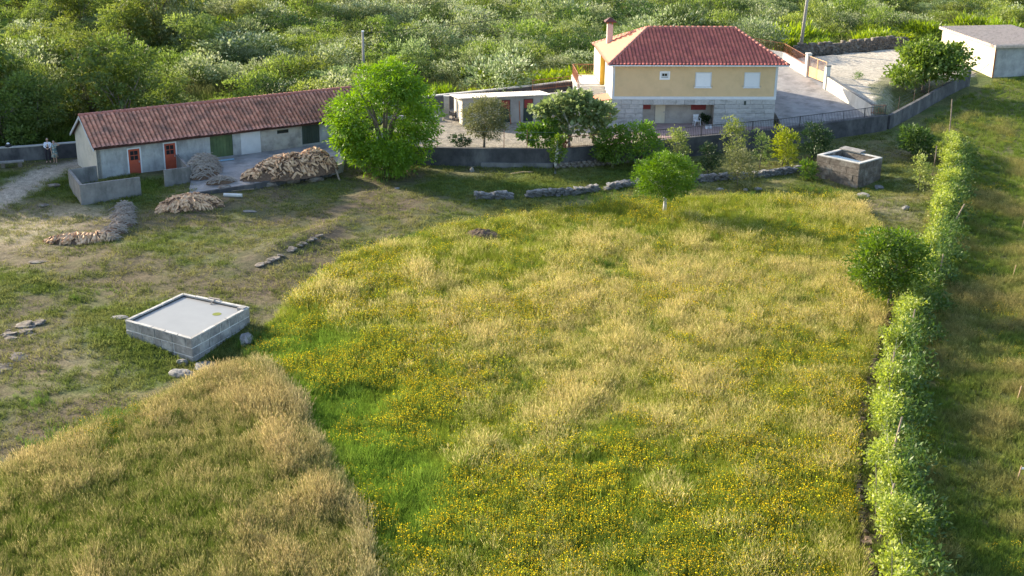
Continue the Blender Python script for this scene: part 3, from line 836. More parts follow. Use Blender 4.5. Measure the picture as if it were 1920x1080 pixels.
mb.add([(-eo - .02, -ov, e0 - .16), (-eo - .02, SD / 2, SRZ - .1), (-eo - .02, SD + ov, e0 - .16), (-eo - .02, SD + ov, e0 + .02), (-eo - .02, SD / 2, SRZ + .08), (-eo - .02, -ov, e0 + .02),
        (-eo + .05, -ov, e0 - .16), (-eo + .05, SD / 2, SRZ - .1), (-eo + .05, SD + ov, e0 - .16), (-eo + .05, SD + ov, e0 + .02), (-eo + .05, SD / 2, SRZ + .08), (-eo + .05, -ov, e0 + .02)],
       [(0, 5, 4, 1), (1, 4, 3, 2), (6, 7, 10, 11), (7, 8, 9, 10), (0, 1, 7, 6), (1, 2, 8, 7), (3, 4, 10, 9), (4, 5, 11, 10), (0, 6, 11, 5), (2, 3, 9, 8)])
mb.build('bargeboard', M['trim'], shed)

def spt(x, y, z=0):
    c, s = math.cos(SR), math.sin(SR)
    return (-30.1 + x * c - y * s, 90.1 + x * s + y * c, z)

def wall_run(mb, pts, th, mi=0, n_sub=1):
    """upright wall along pts [(x,y,z0,z1)] with thickness th, mitred by overlap-free butt joints"""
    P = [Vector((p[0], p[1])) for p in pts]
    L_, Rr = [], []
    for i, p in enumerate(P):
        d0 = (P[i] - P[i - 1]).normalized() if i > 0 else None
        d1 = (P[i + 1] - P[i]).normalized() if i < len(P) - 1 else None
        d = ((d0 or d1) + (d1 or d0)).normalized()
        nrm = Vector((-d.y, d.x)); base = (d1 or d0); nb = Vector((-base.y, base.x))
        k = th / 2 / max(.35, nrm.dot(nb))
        L_.append(p + nrm * k); Rr.append(p - nrm * k)
    n = len(P); V, F = [], []
    for i in range(n):
        z0, z1 = pts[i][2], pts[i][3]
        V += [(L_[i].x, L_[i].y, z0), (Rr[i].x, Rr[i].y, z0), (Rr[i].x, Rr[i].y, z1), (L_[i].x, L_[i].y, z1)]
    for i in range(n - 1):
        a, b = 4 * i, 4 * i + 4
        F += [(a + 1, b + 1, b + 2, a + 2), (a, a + 3, b + 3, b), (a + 3, a + 2, b + 2, b + 3), (a, b, b + 1, a + 1)]
    F += [(0, 1, 2, 3), (4 * n - 1, 4 * n - 2, 4 * n - 3, 4 * n - 4)]
    mb.add(V, F, mi)

# walled pens in front of the shed
t = empty('walled_pen', (-29.0, 86.5, 0), 'low concrete walled pen in front of the first red shed door', 'pen wall')
def tw_(o): return (o.location.x, o.location.y)
def local(o, pts): return [(p[0] - o.location.x, p[1] - o.location.y, p[2], p[3]) for p in pts]
mb = MB(); wall_run(mb, local(t, [(-30.0, 89.5, -.5, 1.22), (-31.45, 88.1, -.5, 1.27), (-29.3, 83.95, -.5, 1.32), (-26.0, 86.4, -.5, 1.26)]), .2)
mb.build('pen_wall', M['concrete'], t)
t = empty('walled_pen', (-24, 89.5, 0), 'short concrete pen wall beside the brushwood heap at the second red door', 'pen wall')
mb = MB(); wall_run(mb, local(t, [(-24.9, 88.6, -.5, 1.22), (-23.3, 89.45, -.5, 1.25), (-25.0, 92.9, -.5, 1.3)]), .18)
mb.build('pen_wall', M['concrete'], t)

# raised platform in front of the green door
mb = MB()
pp = [(-22.7, 86.5), (-18.6, 87.9), (-13.6, 92.1), (-12.8, 93.6), (-13.4, 100.8), (-24.2, 93.9), (-23.25, 89.6)]
mb.prism(pp, -.4, [.10, .40, .60, .62, .66, .56, .30])
tag(mb.build('yard_platform', M['paving']), kind='structure')
mb = MB(); wall_run(mb, [(-22.0, 86.55, -.4, .18), (-18.55, 87.8, -.4, .46), (-13.5, 92.0, -.4, .68)], .22)
tag(mb.build('platform_edge', M['concrete_dark']), kind='structure')

# ------------------------------------------------------------------ loose stones and stone walls
def stone_mesh(seed, mat, sub=2):
    r_ = random.Random(seed)
    bm = bmesh.new()
    bmesh.ops.create_cube(bm, size=1.0)
    bmesh.ops.subdivide_edges(bm, edges=list(bm.edges), cuts=1, use_grid_fill=True)
    for v in bm.verts:
        k = v.co.normalized() * .62
        v.co = v.co.lerp(k, .3) + Vector((r_.uniform(-.13, .13), r_.uniform(-.13, .13), r_.uniform(-.13, .13)))
    me = bpy.data.meshes.new('stone'); bm.to_mesh(me); bm.free()
    me.materials.append(mat)
    return me
STONES = [stone_mesh(i, M['stone']) for i in range(7)]
STONES_G = [stone_mesh(60 + i, M['stone_grey']) for i in range(8)]
STONES_B = [stone_mesh(40 + i, M['stone_brown']) for i in range(5)]
STONES_D = [stone_mesh(20 + i, M['stone_dark']) for i in range(6)]

def rock_mesh(seed, mat):
    bm = bmesh.new(); bmesh.ops.create_icosphere(bm, subdivisions=3, radius=.55)
    r_ = np.random.default_rng(seed); o = r_.uniform(0, 50, 3)
    for v in bm.verts:
        c = v.co
        k = float(fbm(c.x * 1.0 + o[0] + c.z, c.y * 1.0 + o[1] - c.z * .7, .45, seed, 4)) - .5
        k2 = float(vnoise(c.x * 3 + o[2], c.y * 3 + c.z * 4, seed + 5)) - .5
        v.co = c * (1 + 1.0 * k + .22 * k2)
        v.co.z = max(v.co.z, -.3) * (.8 if v.co.z > .3 else 1)
    me = bpy.data.meshes.new('rock'); bm.to_mesh(me); bm.free(); me.materials.append(mat); return me
ROCKS = [rock_mesh(i, M['stone']) for i in range(5)]
ROCKS_D = [rock_mesh(30 + i, M['stone_dark']) for i in range(4)]

def put_stone(parent, p, s, lib=STONES, rz=None):
    o = link('stone', random.choice(lib), parent)
    o.location = p if parent is None else (p[0] - parent.location.x, p[1] - parent.location.y, p[2] - parent.location.z)
    o.scale = s
    o.rotation_euler = (random.uniform(-.2, .2), random.uniform(-.2, .2), random.uniform(0, 6.28) if rz is None else rz + random.uniform(-.25, .25))
    return o

def stone_wall(name, pl, hgt, th, w, label, cat='stone wall', lib=STONES, courses=None, gaps=()):
    p0 = pl[0]
    t = empty(name, (p0[0], p0[1], float(T(p0[0], p0[1]))), label, cat)
    tot = 0
    for (x0, y0), (x1, y1) in zip(pl[:-1], pl[1:]):
        L_ = math.dist((x0, y0), (x1, y1)); ang = math.atan2(y1 - y0, x1 - x0)
        c = courses or max(1, int(hgt / .26))
        for k in range(c):
            s = random.uniform(0, w * .5)
            while s < L_:
                ww = w * random.uniform(.65, 1.45)
                if not any(a < (tot + s) < b for a, b in gaps):
                    x, y = x0 + (x1 - x0) * s / L_, y0 + (y1 - y0) * s / L_
                    z = float(T(x, y)) + hgt / c * (k + .38)
                    if not (k == c - 1 and random.random() < .25):
                        put_stone(t, (x + random.uniform(-.08, .08), y + random.uniform(-.1, .1), z), (ww * 1.08, th * random.uniform(.8, 1.1), hgt / c * random.uniform(1.05, 1.45)), lib, ang)
                s += ww
        tot += L_
    return t
fw = [at(*p)[:2] for p in [(893, 372), (980, 371), (1080, 364), (1180, 350), (1260, 343), (1340, 338), (1420, 333), (1500, 322)]]
stone_wall('field_wall', fw, .48, .5, .34, 'tumbled grey dry stone wall along the top of the meadow under the trees', lib=STONES_G, courses=4, gaps=((2.6, 3.6), (9.1, 9.7)))

# ------------------------------------------------------------------ walls, railings and the gate round the house
RW = [(-12.3, 98.2, -.4, 1.38), (-6.6, 95.75, -.4, 1.42), (3.1, 95.45, -.4, 1.46), (10.5, 98.2, -.4, 1.5), (21.5, 103.0, -.3, 1.52), (31.9, 108.3, -.2, 1.72)]
t = empty('retaining_wall', (-12.3, 98.2, 0), 'long dark stained concrete retaining wall below the house terrace', 'retaining wall')
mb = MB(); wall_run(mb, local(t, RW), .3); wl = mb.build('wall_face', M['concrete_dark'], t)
mb = MB(); wall_run(mb, local(t, [(p[0], p[1], p[3] + .002, p[3] + .07) for p in RW[3:]]), .36); mb.build('coping', M['concrete_dark'], t)
mb = MB(); wall_run(mb, local(t, [(-2.5, 95.47, -.2, .36), (3.0, 95.28, -.2, .40)]), .30); mb.build('footing', M['concrete'], t)
for k in range(26):
    s = k / 25; x, y = 3.4 + 5.6 * s, 95.1 + 2.2 * s
    o = put_stone(None, (x, y, .12 + (k % 2) * .2), (.42, .3, .3), STONES_D, .4); o.parent = t; o.location = (o.location.x - t.location.x, o.location.y - t.location.y, o.location.z)

def railing(name, pts, h, mat, label, sp=.16, post=2.2, z_off=.08):
    t = empty(name, pts[0], label, 'railing')
    o0 = Vector(pts[0])
    r1, r2, bs = MB(), MB(), MB()
    for p, q in zip(pts[:-1], pts[1:]):
        p, q = Vector(p) - o0, Vector(q) - o0
        up = Vector((0, 0, h))
        r1.bar(p + up, q + up, .05, .045); r2.bar(p + Vector((0, 0, z_off)), q + Vector((0, 0, z_off)), .04, .03)
        n = max(1, int((q - p).length / sp))
        for k in range(n):
            a = p + (q - p) * ((k + .5) / n)
            bs.box(a.x - .011, a.y - .011, a.z, a.x + .011, a.y + .011, a.z + h)
        m_ = max(1, int((q - p).length / post))
        for k in range(m_ + 1):
            a = p + (q - p) * (k / m_)
            pm = MB(); pm.box(-.025, -.025, 0, .025, .025, h + .06); pm.build('post', mat, t, a)
    r1.build('top_rail', mat, t); r2.build('bottom_rail', mat, t)
    o = bs.build('baluster', mat, t); o['kind'] = 'stuff'
    return t
railing('iron_railing', [(9.3, 97.75, 1.55), (10.5, 98.2, 1.57), (21.5, 103.0, 1.59), (31.7, 108.2, 1.79)], .78, M['black_metal'], 'black iron railing on the retaining wall in front of the house terrace')
railing('iron_railing', [(3.3, 95.5, 1.47), (7.0, 96.85, 1.5)], .85, M['rust'], 'rusty brown railing on the retaining wall beside the fig tree')
# rusty corner panel where the white wall meets the railing
t = empty('garden_trellis', (31.2, 108.6, 1.75), 'small rusty metal panel at the corner of the driveway wall', 'metal panel')
mb = MB()
for k in range(7): mb.box(-.6 + k * .2, -.01, 0, -.58 + k * .2, .02, .8)
mb.bar((-.62, .005, .78), (.65, .005, .78), .03, .04); mb.bar((-.62, .005, .1), (.65, .005, .1), .03, .04); mb.bar((-.6, .03, .1), (.6, .03, .74), .02, .03)
mb.build('bars', M['rust'], t)

def zdr(y): return .846 + .12 * max(0, y - 104.2)
t = empty('driveway_wall', (30.7, 108.9, zdr(108.9)), 'whitewashed wall along the far side of the driveway below the gate', 'wall')
DW = [(30.75, 108.75), (28.62, 116.6)]
mb = MB(); wall_run(mb, [(x - t.location.x, y - t.location.y, zdr(y) - .5 - t.location.z, zdr(y) + (1.12 if y < 110 else 1.2) - t.location.z) for x, y in DW], .22)
mb.build('wall_face', M['white_wall'], t)
mb = MB(); wall_run(mb, [(x - t.location.x, y - t.location.y, zdr(y) + (1.122 if y < 110 else 1.202) - t.location.z, zdr(y) + (1.17 if y < 110 else 1.25) - t.location.z) for x, y in DW], .28)
mb.build('coping', M['concrete'], t)
t = empty('gate_side_wall', (27.5, 121.0, zdr(121)), 'whitewashed wall with rusty railing between the house and the driveway gate', 'wall')
DW = [(27.45, 121.0), (26.2, 125.2), (24.2, 126.6)]
mb = MB(); wall_run(mb, [(x - t.location.x, y - t.location.y, zdr(y) - .5 - t.location.z, zdr(y) + .95 - t.location.z) for x, y in DW], .22)
mb.build('wall_face', M['white_wall'], t)
railing('iron_railing', [(27.45, 121.1, zdr(121) + .95), (26.2, 125.2, zdr(125.2) + .95), (23.6, 126.9, zdr(126.9) + .95)], .85, M['rust'], 'rusty railing on the white wall behind the house beside the gate')
gp = [(27.6, 120.75), (28.55, 116.85)]
gate = empty('driveway_gate', (*gp[0], zdr(120.7)), 'orange brown metal double gate between two white pillars', 'gate')
a_ = math.atan2(gp[1][1] - gp[0][1], gp[1][0] - gp[0][0]); gate.rotation_euler = (0, 0, a_)
gl = math.dist(*gp)
for k in (0, 1):
    x0 = .2 + k * (gl / 2 - .2 + .02); x1 = x0 + gl / 2 - .24
    mb = MB(); mb.box(x0, -.02, .1, x1, .02, 1.0); leaf = mb.build('gate_leaf', M['rust_orange'], gate)
    mb = MB(); frame4(mb, x0 - .002, x1 + .002, .06, 1.95, .05, -.03, .03); mb.build('gate_frame', M['rust_orange'], leaf)
    mb = MB()
    for q in range(11):
        xx = x0 + .08 + q * (x1 - x0 - .16) / 10; mb.box(xx - .01, -.012, 1.002, xx + .01, .012, 1.9)
    o = mb.build('gate_bar', M['rust'], leaf); o['kind'] = 'stuff'
for k, (x, y) in enumerate(gp):
    t = empty('gate_pillar', (x, y, zdr(y)), ['white gate pillar at the far end of the driveway gate', 'white gate pillar with dark cap where the driveway wall begins'][k], 'gate pillar', rz=a_)
    mb = MB(); mb.box(-.2, -.2, -.4, .2, .2, 2.05); mb.build('shaft', M['white_wall'], t)
    mb = MB(); mb.box(-.24, -.24, 2.052, .24, .24, 2.18); mb.build('cap', M['concrete'] if k else M['white_wall'], t)

# garden wall on the right, end post and wires to the shed
GW = [(32.15, 108.5), (36.2, 113.6), (40.0, 118.6), (43.4, 122.6)]
t = empty('garden_wall', (32.15, 108.5, .5), 'dark concrete garden wall climbing towards the small shed', 'wall')
mb = MB(); wall_run(mb, [(x - t.location.x, y - t.location.y, -1.0, 1.72 + .085 * (y - 108.5) - .5) for x, y in GW], .28)
mb.build('wall_face', M['concrete_dark'], t)
t = empty('concrete_post', (43.55, 122.75, float(T(43.5, 122.7))), 'square concrete post at the upper end of the dark garden wall', 'post')
mb = MB(); mb.box(-.17, -.17, -.4, .17, .17, 1.75); mb.build('shaft', M['concrete'], t, bevel=.02)
for k in range(5):
    s = (k + .6) / 5.3; x, y = 32.2 + 11.0 * s, 108.6 + 13.8 * s
    z = 1.7 + .085 * (y - 108.5)
    t = empty('fence_post', (x - .05, y + .1, z), 'thin iron fence post on the dark garden wall, number %s from the lower end' % ['one', 'two', 'three', 'four', 'five'][k], 'fence post', 'fence posts on the garden wall')
    mb = MB(); mb.tube([(0, 0, 0), (.02, 0, 1.15)], .022, 6); mb.build('shaft', M['old_iron'], t)
mb = MB()
for h in (.45, .8, 1.1): mb.tube([(32.3, 108.7, 1.72 + h), (43.4, 122.7, 2.9 + h - .1)], .003, 4)
tag(mb.build('fence_wire', M['grey_metal']), 'thin wires strung between the posts on the dark garden wall', 'fence wire')
mb = MB(); mb.tube([(43.6, 122.8, 2.6), (45.0, 124.2, 2.85), (46.7, 126.0, 3.4)], .025, 5)
tag(mb.build('wire_cable', M['black_metal']), 'dark cable running from the concrete post to the corner of the small shed', 'cable')

# wall and thin posts along the yard in front of the low outbuilding
for k, px in enumerate((820, 945, 988)):
    x = G(px, 275, 1.42)[0]
    t = empty('fence_post', (x, 95.75 + .0 * k, 1.40), 'thin iron post on the retaining wall, %s' % ['under the big ash tree', 'right of the round grey green tree', 'left of the fig tree'][k], 'fence post', 'fence posts on the retaining wall')
    mb = MB(); mb.tube([(0, 0, 0), (.0, 0, 1.45)], .03, 6); mb.build('shaft', M['rust'], t)
mb = MB()
for h in (.7, 1.3): mb.tube([(-6.5, 95.78, 1.42 + h), (-1, 95.75, 1.42 + h - .04), (3.1, 95.6, 1.42 + h)], .006, 4)
tag(mb.build('fence_wire', M['grey_metal']), 'two thin wires between the iron posts above the retaining wall', 'fence wire')

# lane wall behind, with coping and a rusty railing towards the house
LW = [(-13.0, 107.0, 2.15), (-8.4, 110.6, 2.3), (1.8, 114.0, 2.85), (6.2, 115.6, 3.15)]
t = empty('lane_wall', (-13, 107, 1), 'grey wall with pale coping along the lane behind the low outbuilding', 'wall')
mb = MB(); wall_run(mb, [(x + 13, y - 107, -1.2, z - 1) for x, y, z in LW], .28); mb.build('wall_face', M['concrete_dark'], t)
mb = MB(); wall_run(mb, [(x + 13, y - 107, z - .998, z - .9) for x, y, z in LW], .36); mb.build('coping', M['concrete_pale'], t)
railing('iron_railing', [(1.6, 113.5, 2.5), (6.0, 115.0, 2.75)], .9, M['rust'], 'rusty railing along the lane wall left of the house stairs')
t = empty('yard_wall', (2.9, 108.5, 1.2), 'low pinkish wall behind the fig tree between outbuilding and house', 'wall')
mb = MB(); wall_run(mb, [(.1, .2, -.4, 2.0), (3.2, 1.4, -.4, 2.1)], .22); mb.build('wall_face', M['lightwall'], t)

# dry stone wall across the road
DS = [(29.6, 136.0), (34.8, 137.3), (39.5, 140.3), (43.4, 142.8)]
t = empty('dry_stone_wall', (29.6, 136, 2.2), 'rough dry stone wall along the far edge of the pale road', 'stone wall')
V_, F_ = [], []
sm = [np.array([v.co[:] for v in m.vertices]) for m in STONES]
sf = [np.array([p.vertices[:] for p in m.polygons]) for m in STONES]
vs_, fs_, nb = [], [], 0
for (x0, y0), (x1, y1) in zip(DS[:-1], DS[1:]):
    L_ = math.dist((x0, y0), (x1, y1)); an = math.atan2(y1 - y0, x1 - x0)
    for k in range(6):
        s = random.uniform(0, .2)
        while s < L_:
            w = random.uniform(.3, .65); i = random.randrange(len(sm))
            q = sm[i] * np.array([w * 1.15, .5, .34]); a = an + random.uniform(-.2, .2)
            q = np.stack([q[:, 0] * math.cos(a) - q[:, 1] * math.sin(a), q[:, 0] * math.sin(a) + q[:, 1] * math.cos(a), q[:, 2]], -1)
            x, y = x0 + (x1 - x0) * s / L_, y0 + (y1 - y0) * s / L_
            if not (k == 5 and random.random() < .4):
                vs_.append(q + np.array([x - 29.6, y - 136, float(T(x, y)) - 2.2 + .12 + k * .25])); fs_.append(sf[i] + nb); nb += len(q)
            s += w
o = link('stone', mesh_np('stones', np.concatenate(vs_), np.concatenate(fs_), [M['stone_dark']]), t); o['kind'] = 'stuff'

# ------------------------------------------------------------------ low outbuilding in the yard behind
OR_ = R(16)
ob = empty('low_outbuilding', (-4.3, 105.3, 1.15), 'low pale outbuilding with flat roof and two red and green doors', 'outbuilding', rz=OR_)
mb = MB(); mb.prism([(0, 0), (7.7, 0), (7.7, 3.0), (0, 3.0)], -.3, [2.18, 2.18, 1.86, 1.86]); mb.build('wall', M['lightwall'], ob)
mb = MB(); mb.prism([(-.012, .02), (0, .02), (0, 2.98), (-.012, 2.98)], -.3, [2.17, 2.17, 1.85, 1.85]); mb.build('end_wall', M['gable'], ob)
mb = MB(); mb.prism([(-.35, -.3), (7.75, -.3), (7.75, 3.15), (-.35, 3.15)], [2.19, 2.19, 1.85, 1.85], [2.26, 2.26, 1.92, 1.92]); ro = mb.build('roof', M['flatroof'], ob)
mb = MB()
for k in range(54): mb.tube([(-.32 + k * .15, -.33, 2.26), (-.32 + k * .15, 3.15, 1.92)], .04, 6)
o = mb.build('roof_corrugation', M['flatroof'], ro); o['kind'] = 'stuff'
for x0, w in ((3.35, .72), (5.35, .72)):
    mb = MB(); frame4(mb, x0 - .06, x0 + w + .06, .0, 1.92, .06, -.03, .0); f = mb.build('door_frame', M['dark_green'], ob)
    mb = MB(); mb.box(x0, -.02, .06, x0 + w, -.001, 1.15); mb.build('door_leaf', M['dark_green'], f)
    mb = MB(); mb.box(x0, -.02, 1.152, x0 + w, -.001, 1.86); mb.build('upper_panel', M['red_shutter'], f)
mb = MB(); mb.box(2.05, -.015, 1.5, 2.15, 0, 1.75); mb.box(1.0, -.015, 1.45, 1.25, 0, 1.7); mb.build('vent', M['dark_green'], ob)
for k, (x0, x1) in enumerate(((3.75, 4.05), (4.75, 4.85))):
    p = Vector((-4.3, 105.3, 1.15)); c, s = math.cos(OR_), math.sin(OR_)
    t = empty('prop_post', (p.x + x1 * c + .55 * s, p.y + x1 * s - .55 * c, 1.12), ['leaning red iron prop in front of the left outbuilding door', 'upright red iron prop between the two outbuilding doors'][k], 'post')
    mb = MB(); mb.tube([(0, 0, 0), (x0 - x1, .3, 1.85)], .045, 6); mb.build('shaft', M['rust'], t)
t = empty('brick_pillar', (-5.75, 107.6, 1.1), 'square pillar standing left of the low outbuilding', 'pillar')
mb = MB(); mb.box(-.22, -.2, -.2, .22, .2, 1.95); mb.build('shaft', M['block_plaster'], t)
mb = MB(); mb.box(-.26, -.24, 1.952, .26, .24, 2.02); mb.build('cap', M['concrete_pale'], t)
t = empty('rubble_heap', (-4.95, 107.4, 1.1), 'small heap of rubble between pillar and outbuilding', 'rubble')
for k in range(14): 
    o = put_stone(None, (0, 0, 0), (random.uniform(.25, .5), random.uniform(.2, .4), random.uniform(.2, .35)), STONES if k % 3 else STONES_D)
    o.parent = t; o.location = (random.gauss(0, .3), random.gauss(0, .3), .1 + .08 * (k // 2))
t = empty('low_fence', (-8.3, 106.9, 1.1), 'low grey fence with pale base left of the pillar', 'fence')
mb = MB(); mb.box(-3.2, -.1, -.2, 2.2, .1, .4); mb.build('base', M['concrete_pale'], t)
for k in range(6):
    mb = MB(); mb.box(-3.1 + k, -.03, .402, -3.04 + k, .03, 1.3); mb.build('post', M['grey_metal'], t)
mb = MB(); mb.bar((-3.1, 0, 1.26), (2.1, 0, 1.26), .04, .04); mb.build('rail', M['grey_metal'], t)

# ------------------------------------------------------------------ small shed on the right
rs = empty('small_shed', (47.2, 126.4, 1.6), 'small flat roofed cream shed at the right edge beyond the garden', 'shed')
n_, l_, bk, rt = (0, 0), (-1.25, 12.3), (5.3, 16.2), (7.0, 5.4)
nxy = Vector(n_)
# footprint as a parallelogram: left wall runs away, front wall runs to the right
lw = Vector((-1.6, 11.6)); fwv = Vector((8.0, 2.2))
fp = [Vector((0, 0)), fwv, fwv + lw, lw]
mb = MB(); mb.prism([tuple(p) for p in fp], -.7, [3.25, 3.15, 3.25, 3.35]); mb.build('wall', M['plaster'], rs)
mb = MB(); mb.add([(-.012, .0, -.7), (lw.x - .012, lw.y, -.7), (lw.x - .012, lw.y, 3.34), (-.012, 0, 3.24), (.05, .02, -.7), (lw.x + .05, lw.y, -.7), (lw.x + .05, lw.y, 3.34), (.05, .02, 3.24)],
           [(0, 3, 2, 1), (4, 5, 6, 7), (0, 4, 7, 3), (1, 2, 6, 5), (3, 7, 6, 2)]); mb.build('side_wall', M['cream'], rs)
c_ = sum(fp, Vector((0, 0))) / 4
rp = [c_ + (p - c_) * 1.07 for p in fp]
mb = MB(); mb.prism([tuple(p) for p in rp], [3.26, 3.2, 3.32, 3.38], [3.5, 3.45, 3.55, 3.62]); ro = mb.build('roof', M['roofsheet'], rs)
mb = MB()
for k in range(26):
    a = rp[0] + (rp[3] - rp[0]) * ((k + .5) / 26); b = rp[1] + (rp[2] - rp[1]) * ((k + .5) / 26)
    mb.tube([(a.x, a.y, 3.5 + .12 * (k / 26)), (b.x, b.y, 3.45 + .1 * (k / 26))], .09, 6)
o = mb.build('roof_corrugation', M['roofsheet'], ro); o['kind'] = 'stuff'
mb = MB(); mb.box(-.06, -.1, -.5, .06, -.015, 3.1); mb.build('downpipe', M['rust'], rs)
mb = MB(); mb.box(4.5, -.5, 2.4, 5.3, -.4, 2.9)

# ------------------------------------------------------------------ water tanks
TZ = .95
t = empty('water_tank', (*D_, float(T(*D_))), 'square granite block water tank full of pale grey water in the yard', 'water tank')
tank = t
def tl(p, z): return (p[0] - t.location.x, p[1] - t.location.y, z - t.location.z)
corn = [A_, D_, C_, B_]     # anticlockwise
cen = (sum(p[0] for p in corn) / 4, sum(p[1] for p in corn) / 4)
ins = [(cen[0] + (p[0] - cen[0]) * .925, cen[1] + (p[1] - cen[1]) * .925) for p in corn]
mid = [(cen[0] + (p[0] - cen[0]) * .988, cen[1] + (p[1] - cen[1]) * .988) for p in corn]
mb = MB()
for i in range(4):
    j = (i + 1) % 4
    mb.prism([tl(mid[i], 0)[:2], tl(mid[j], 0)[:2], tl(ins[j], 0)[:2], tl(ins[i], 0)[:2]], -.9 - t.location.z, TZ - .06 - t.location.z)
mb.build('wall_core', M['mortar'], t)
lin_ = [(cen[0] + (p[0] - cen[0]) * .90, cen[1] + (p[1] - cen[1]) * .90) for p in corn]
insw = [(cen[0] + (p[0] - cen[0]) * .922, cen[1] + (p[1] - cen[1]) * .922) for p in corn]
mb = MB()
for i in range(4):
    j = (i + 1) % 4
    mb.prism([tl(insw[i], 0)[:2], tl(insw[j], 0)[:2], tl(lin_[j], 0)[:2], tl(lin_[i], 0)[:2]], -.3 - t.location.z, TZ - .07 - t.location.z)
mb.build('wet_lining', M['black_wet'], t)
for i in range(4):          # facing blocks
    j = (i + 1) % 4
    p, q = Vector(corn[i]), Vector(corn[j]); L_ = (q - p).length; d = (q - p) / L_; nr = Vector((d.y, -d.x))
    for r_i in range(4):
        z1 = TZ - .055 - r_i * .46; z0 = z1 - .46
        s = 0.0; k = 0
        while s < L_ - .01:
            w = random.uniform(.62, 1.0) if r_i or i != 0 else random.uniform(.9, 1.5)
            if s == 0 and r_i % 2: w *= .55
            if L_ - (s + w) < .35: w = L_ - s
            g = .022
            a = p + d * (s + g) ; b = p + d * (s + w - g)
            o1 = -nr * .08; o2 = nr * random.uniform(-.012, .012)
            m_ = MB(); m_.prism([tl(a + o2, 0)[:2], tl(b + o2, 0)[:2], tl(b + o1, 0)[:2], tl(a + o1, 0)[:2]], z0 + g - t.location.z, z1 - g - t.location.z)
            m_.build('granite_block', M['block'], t, bevel=.012)
            s += w; k += 1
for i in range(4):          # coping slabs
    j = (i + 1) % 4
    outc = [(cen[0] + (p[0] - cen[0]) * 1.006, cen[1] + (p[1] - cen[1]) * 1.006) for p in corn]
    n = 5
    for k in range(n):
        f0, f1 = k / n + .004, (k + 1) / n - .004
        a, b = Vector(outc[i]).lerp(Vector(outc[j]), f0), Vector(outc[i]).lerp(Vector(outc[j]), f1)
        c, d = Vector(ins[i]).lerp(Vector(ins[j]), f1), Vector(ins[i]).lerp(Vector(ins[j]), f0)
        m_ = MB(); zz = TZ + random.uniform(-.012, .012)
        m_.prism([tl(a, 0)[:2], tl(b, 0)[:2], tl(c, 0)[:2], tl(d, 0)[:2]], TZ - .052 - t.location.z, zz - t.location.z)
        m_.build('coping_slab', M['concrete_pale'], t, bevel=.01)
mb = MB(); mb.prism([tl(p, 0)[:2] for p in lin_], -.2 - t.location.z, TZ - .12 - t.location.z)
mb.build('water', M['water'], t)
ang = math.atan2(C_[1] - B_[1], C_[0] - B_[0])
pbc = Vector(B_).lerp(Vector(C_), .48)
mb = MB(); mb.box(-.35, -.05, TZ + .0, .35, .05, TZ + .07); mb.tube([(.1, -.1, TZ + .04), (.1, -.45, TZ - .1)], .03, 6)
o = mb.build('inlet_pipe', M['log_grey'], t, tl(pbc, 0)); o.rotation_euler = (0, 0, ang)
pc = Vector(C_).lerp(Vector(cen), .12)
mb = MB(); mb.box(-.18, -.18, TZ - .3, .18, .18, TZ + .03); o = mb.build('corner_block', M['block'], t, tl(pc, 0)); o.rotation_euler = (0, 0, ang)
# algae float
mb = MB(); mb.lathe([(.01, .0), (.2, .006), (.24, 0)][::-1], n=9); o = mb.build('algae_patch', leaf_mat('algae', (.22, .26, .06), (.28, .3, .1), trans=.1), t, tl((-15.0, 60.9), TZ - .115))

sl_, sfr, srr, sb_ = (22.8, 94.1), (25.35, 91.45), (27.55, 93.45), (25.1, 96.2)
t = empty('stone_cistern', (*sfr, float(T(*sfr))), 'dark mossy stone cistern partly covered with a corrugated sheet', 'cistern')
SZ = 1.62
corn = [sl_, sfr, srr, sb_]
cen = (sum(p[0] for p in corn) / 4, sum(p[1] for p in corn) / 4)
ins = [(cen[0] + (p[0] - cen[0]) * .84, cen[1] + (p[1] - cen[1]) * .84) for p in corn]
mid = [(cen[0] + (p[0] - cen[0]) * .985, cen[1] + (p[1] - cen[1]) * .985) for p in corn]
mb = MB()
for i in range(4):
    j = (i + 1) % 4
    mb.prism([tl(mid[i], 0)[:2], tl(mid[j], 0)[:2], tl(ins[j], 0)[:2], tl(ins[i], 0)[:2]], -.6 - t.location.z, SZ - .1 - t.location.z)
mb.build('wall_core', M['stone_dark'], t)
for i in range(4):
    j = (i + 1) % 4
    p, q = Vector(corn[i]), Vector(corn[j]); L_ = (q - p).length; d = (q - p) / L_; nr = Vector((d.y, -d.x))
    for r_i in range(4):
        z1 = SZ - .08 - r_i * .46; z0 = z1 - .46
        s = 0.0
        while s < L_ - .01:
            w = random.uniform(.7, 1.4)
            if L_ - (s + w) < .4: w = L_ - s
            g = .008; a = p + d * (s + g); b = p + d * (s + w - g)
            o1 = -nr * .1; o2 = nr * random.uniform(-.02, .02)
            m_ = MB(); m_.prism([tl(a + o2, 0)[:2], tl(b + o2, 0)[:2], tl(b + o1, 0)[:2], tl(a + o1, 0)[:2]], z0 + g - t.location.z, z1 - g - t.location.z)
            m_.build('stone_block', M['stone_dark'], t, bevel=.018)
            s += w
    f = Vector(corn[i]).lerp(Vector(corn[j]), .5)
    m_ = MB(); m_.prism([tl(corn[i], 0)[:2], tl(corn[j], 0)[:2], tl(ins[j], 0)[:2], tl(ins[i], 0)[:2]], SZ - .079 - t.location.z, SZ - t.location.z)
    m_.build('rim', M['concrete_pale'], t, bevel=.012)
mb = MB(); mb.prism([tl(p, 0)[:2] for p in ins], -.2 - t.location.z, SZ - .55 - t.location.z); mb.build('water', M['water_dark'], t)
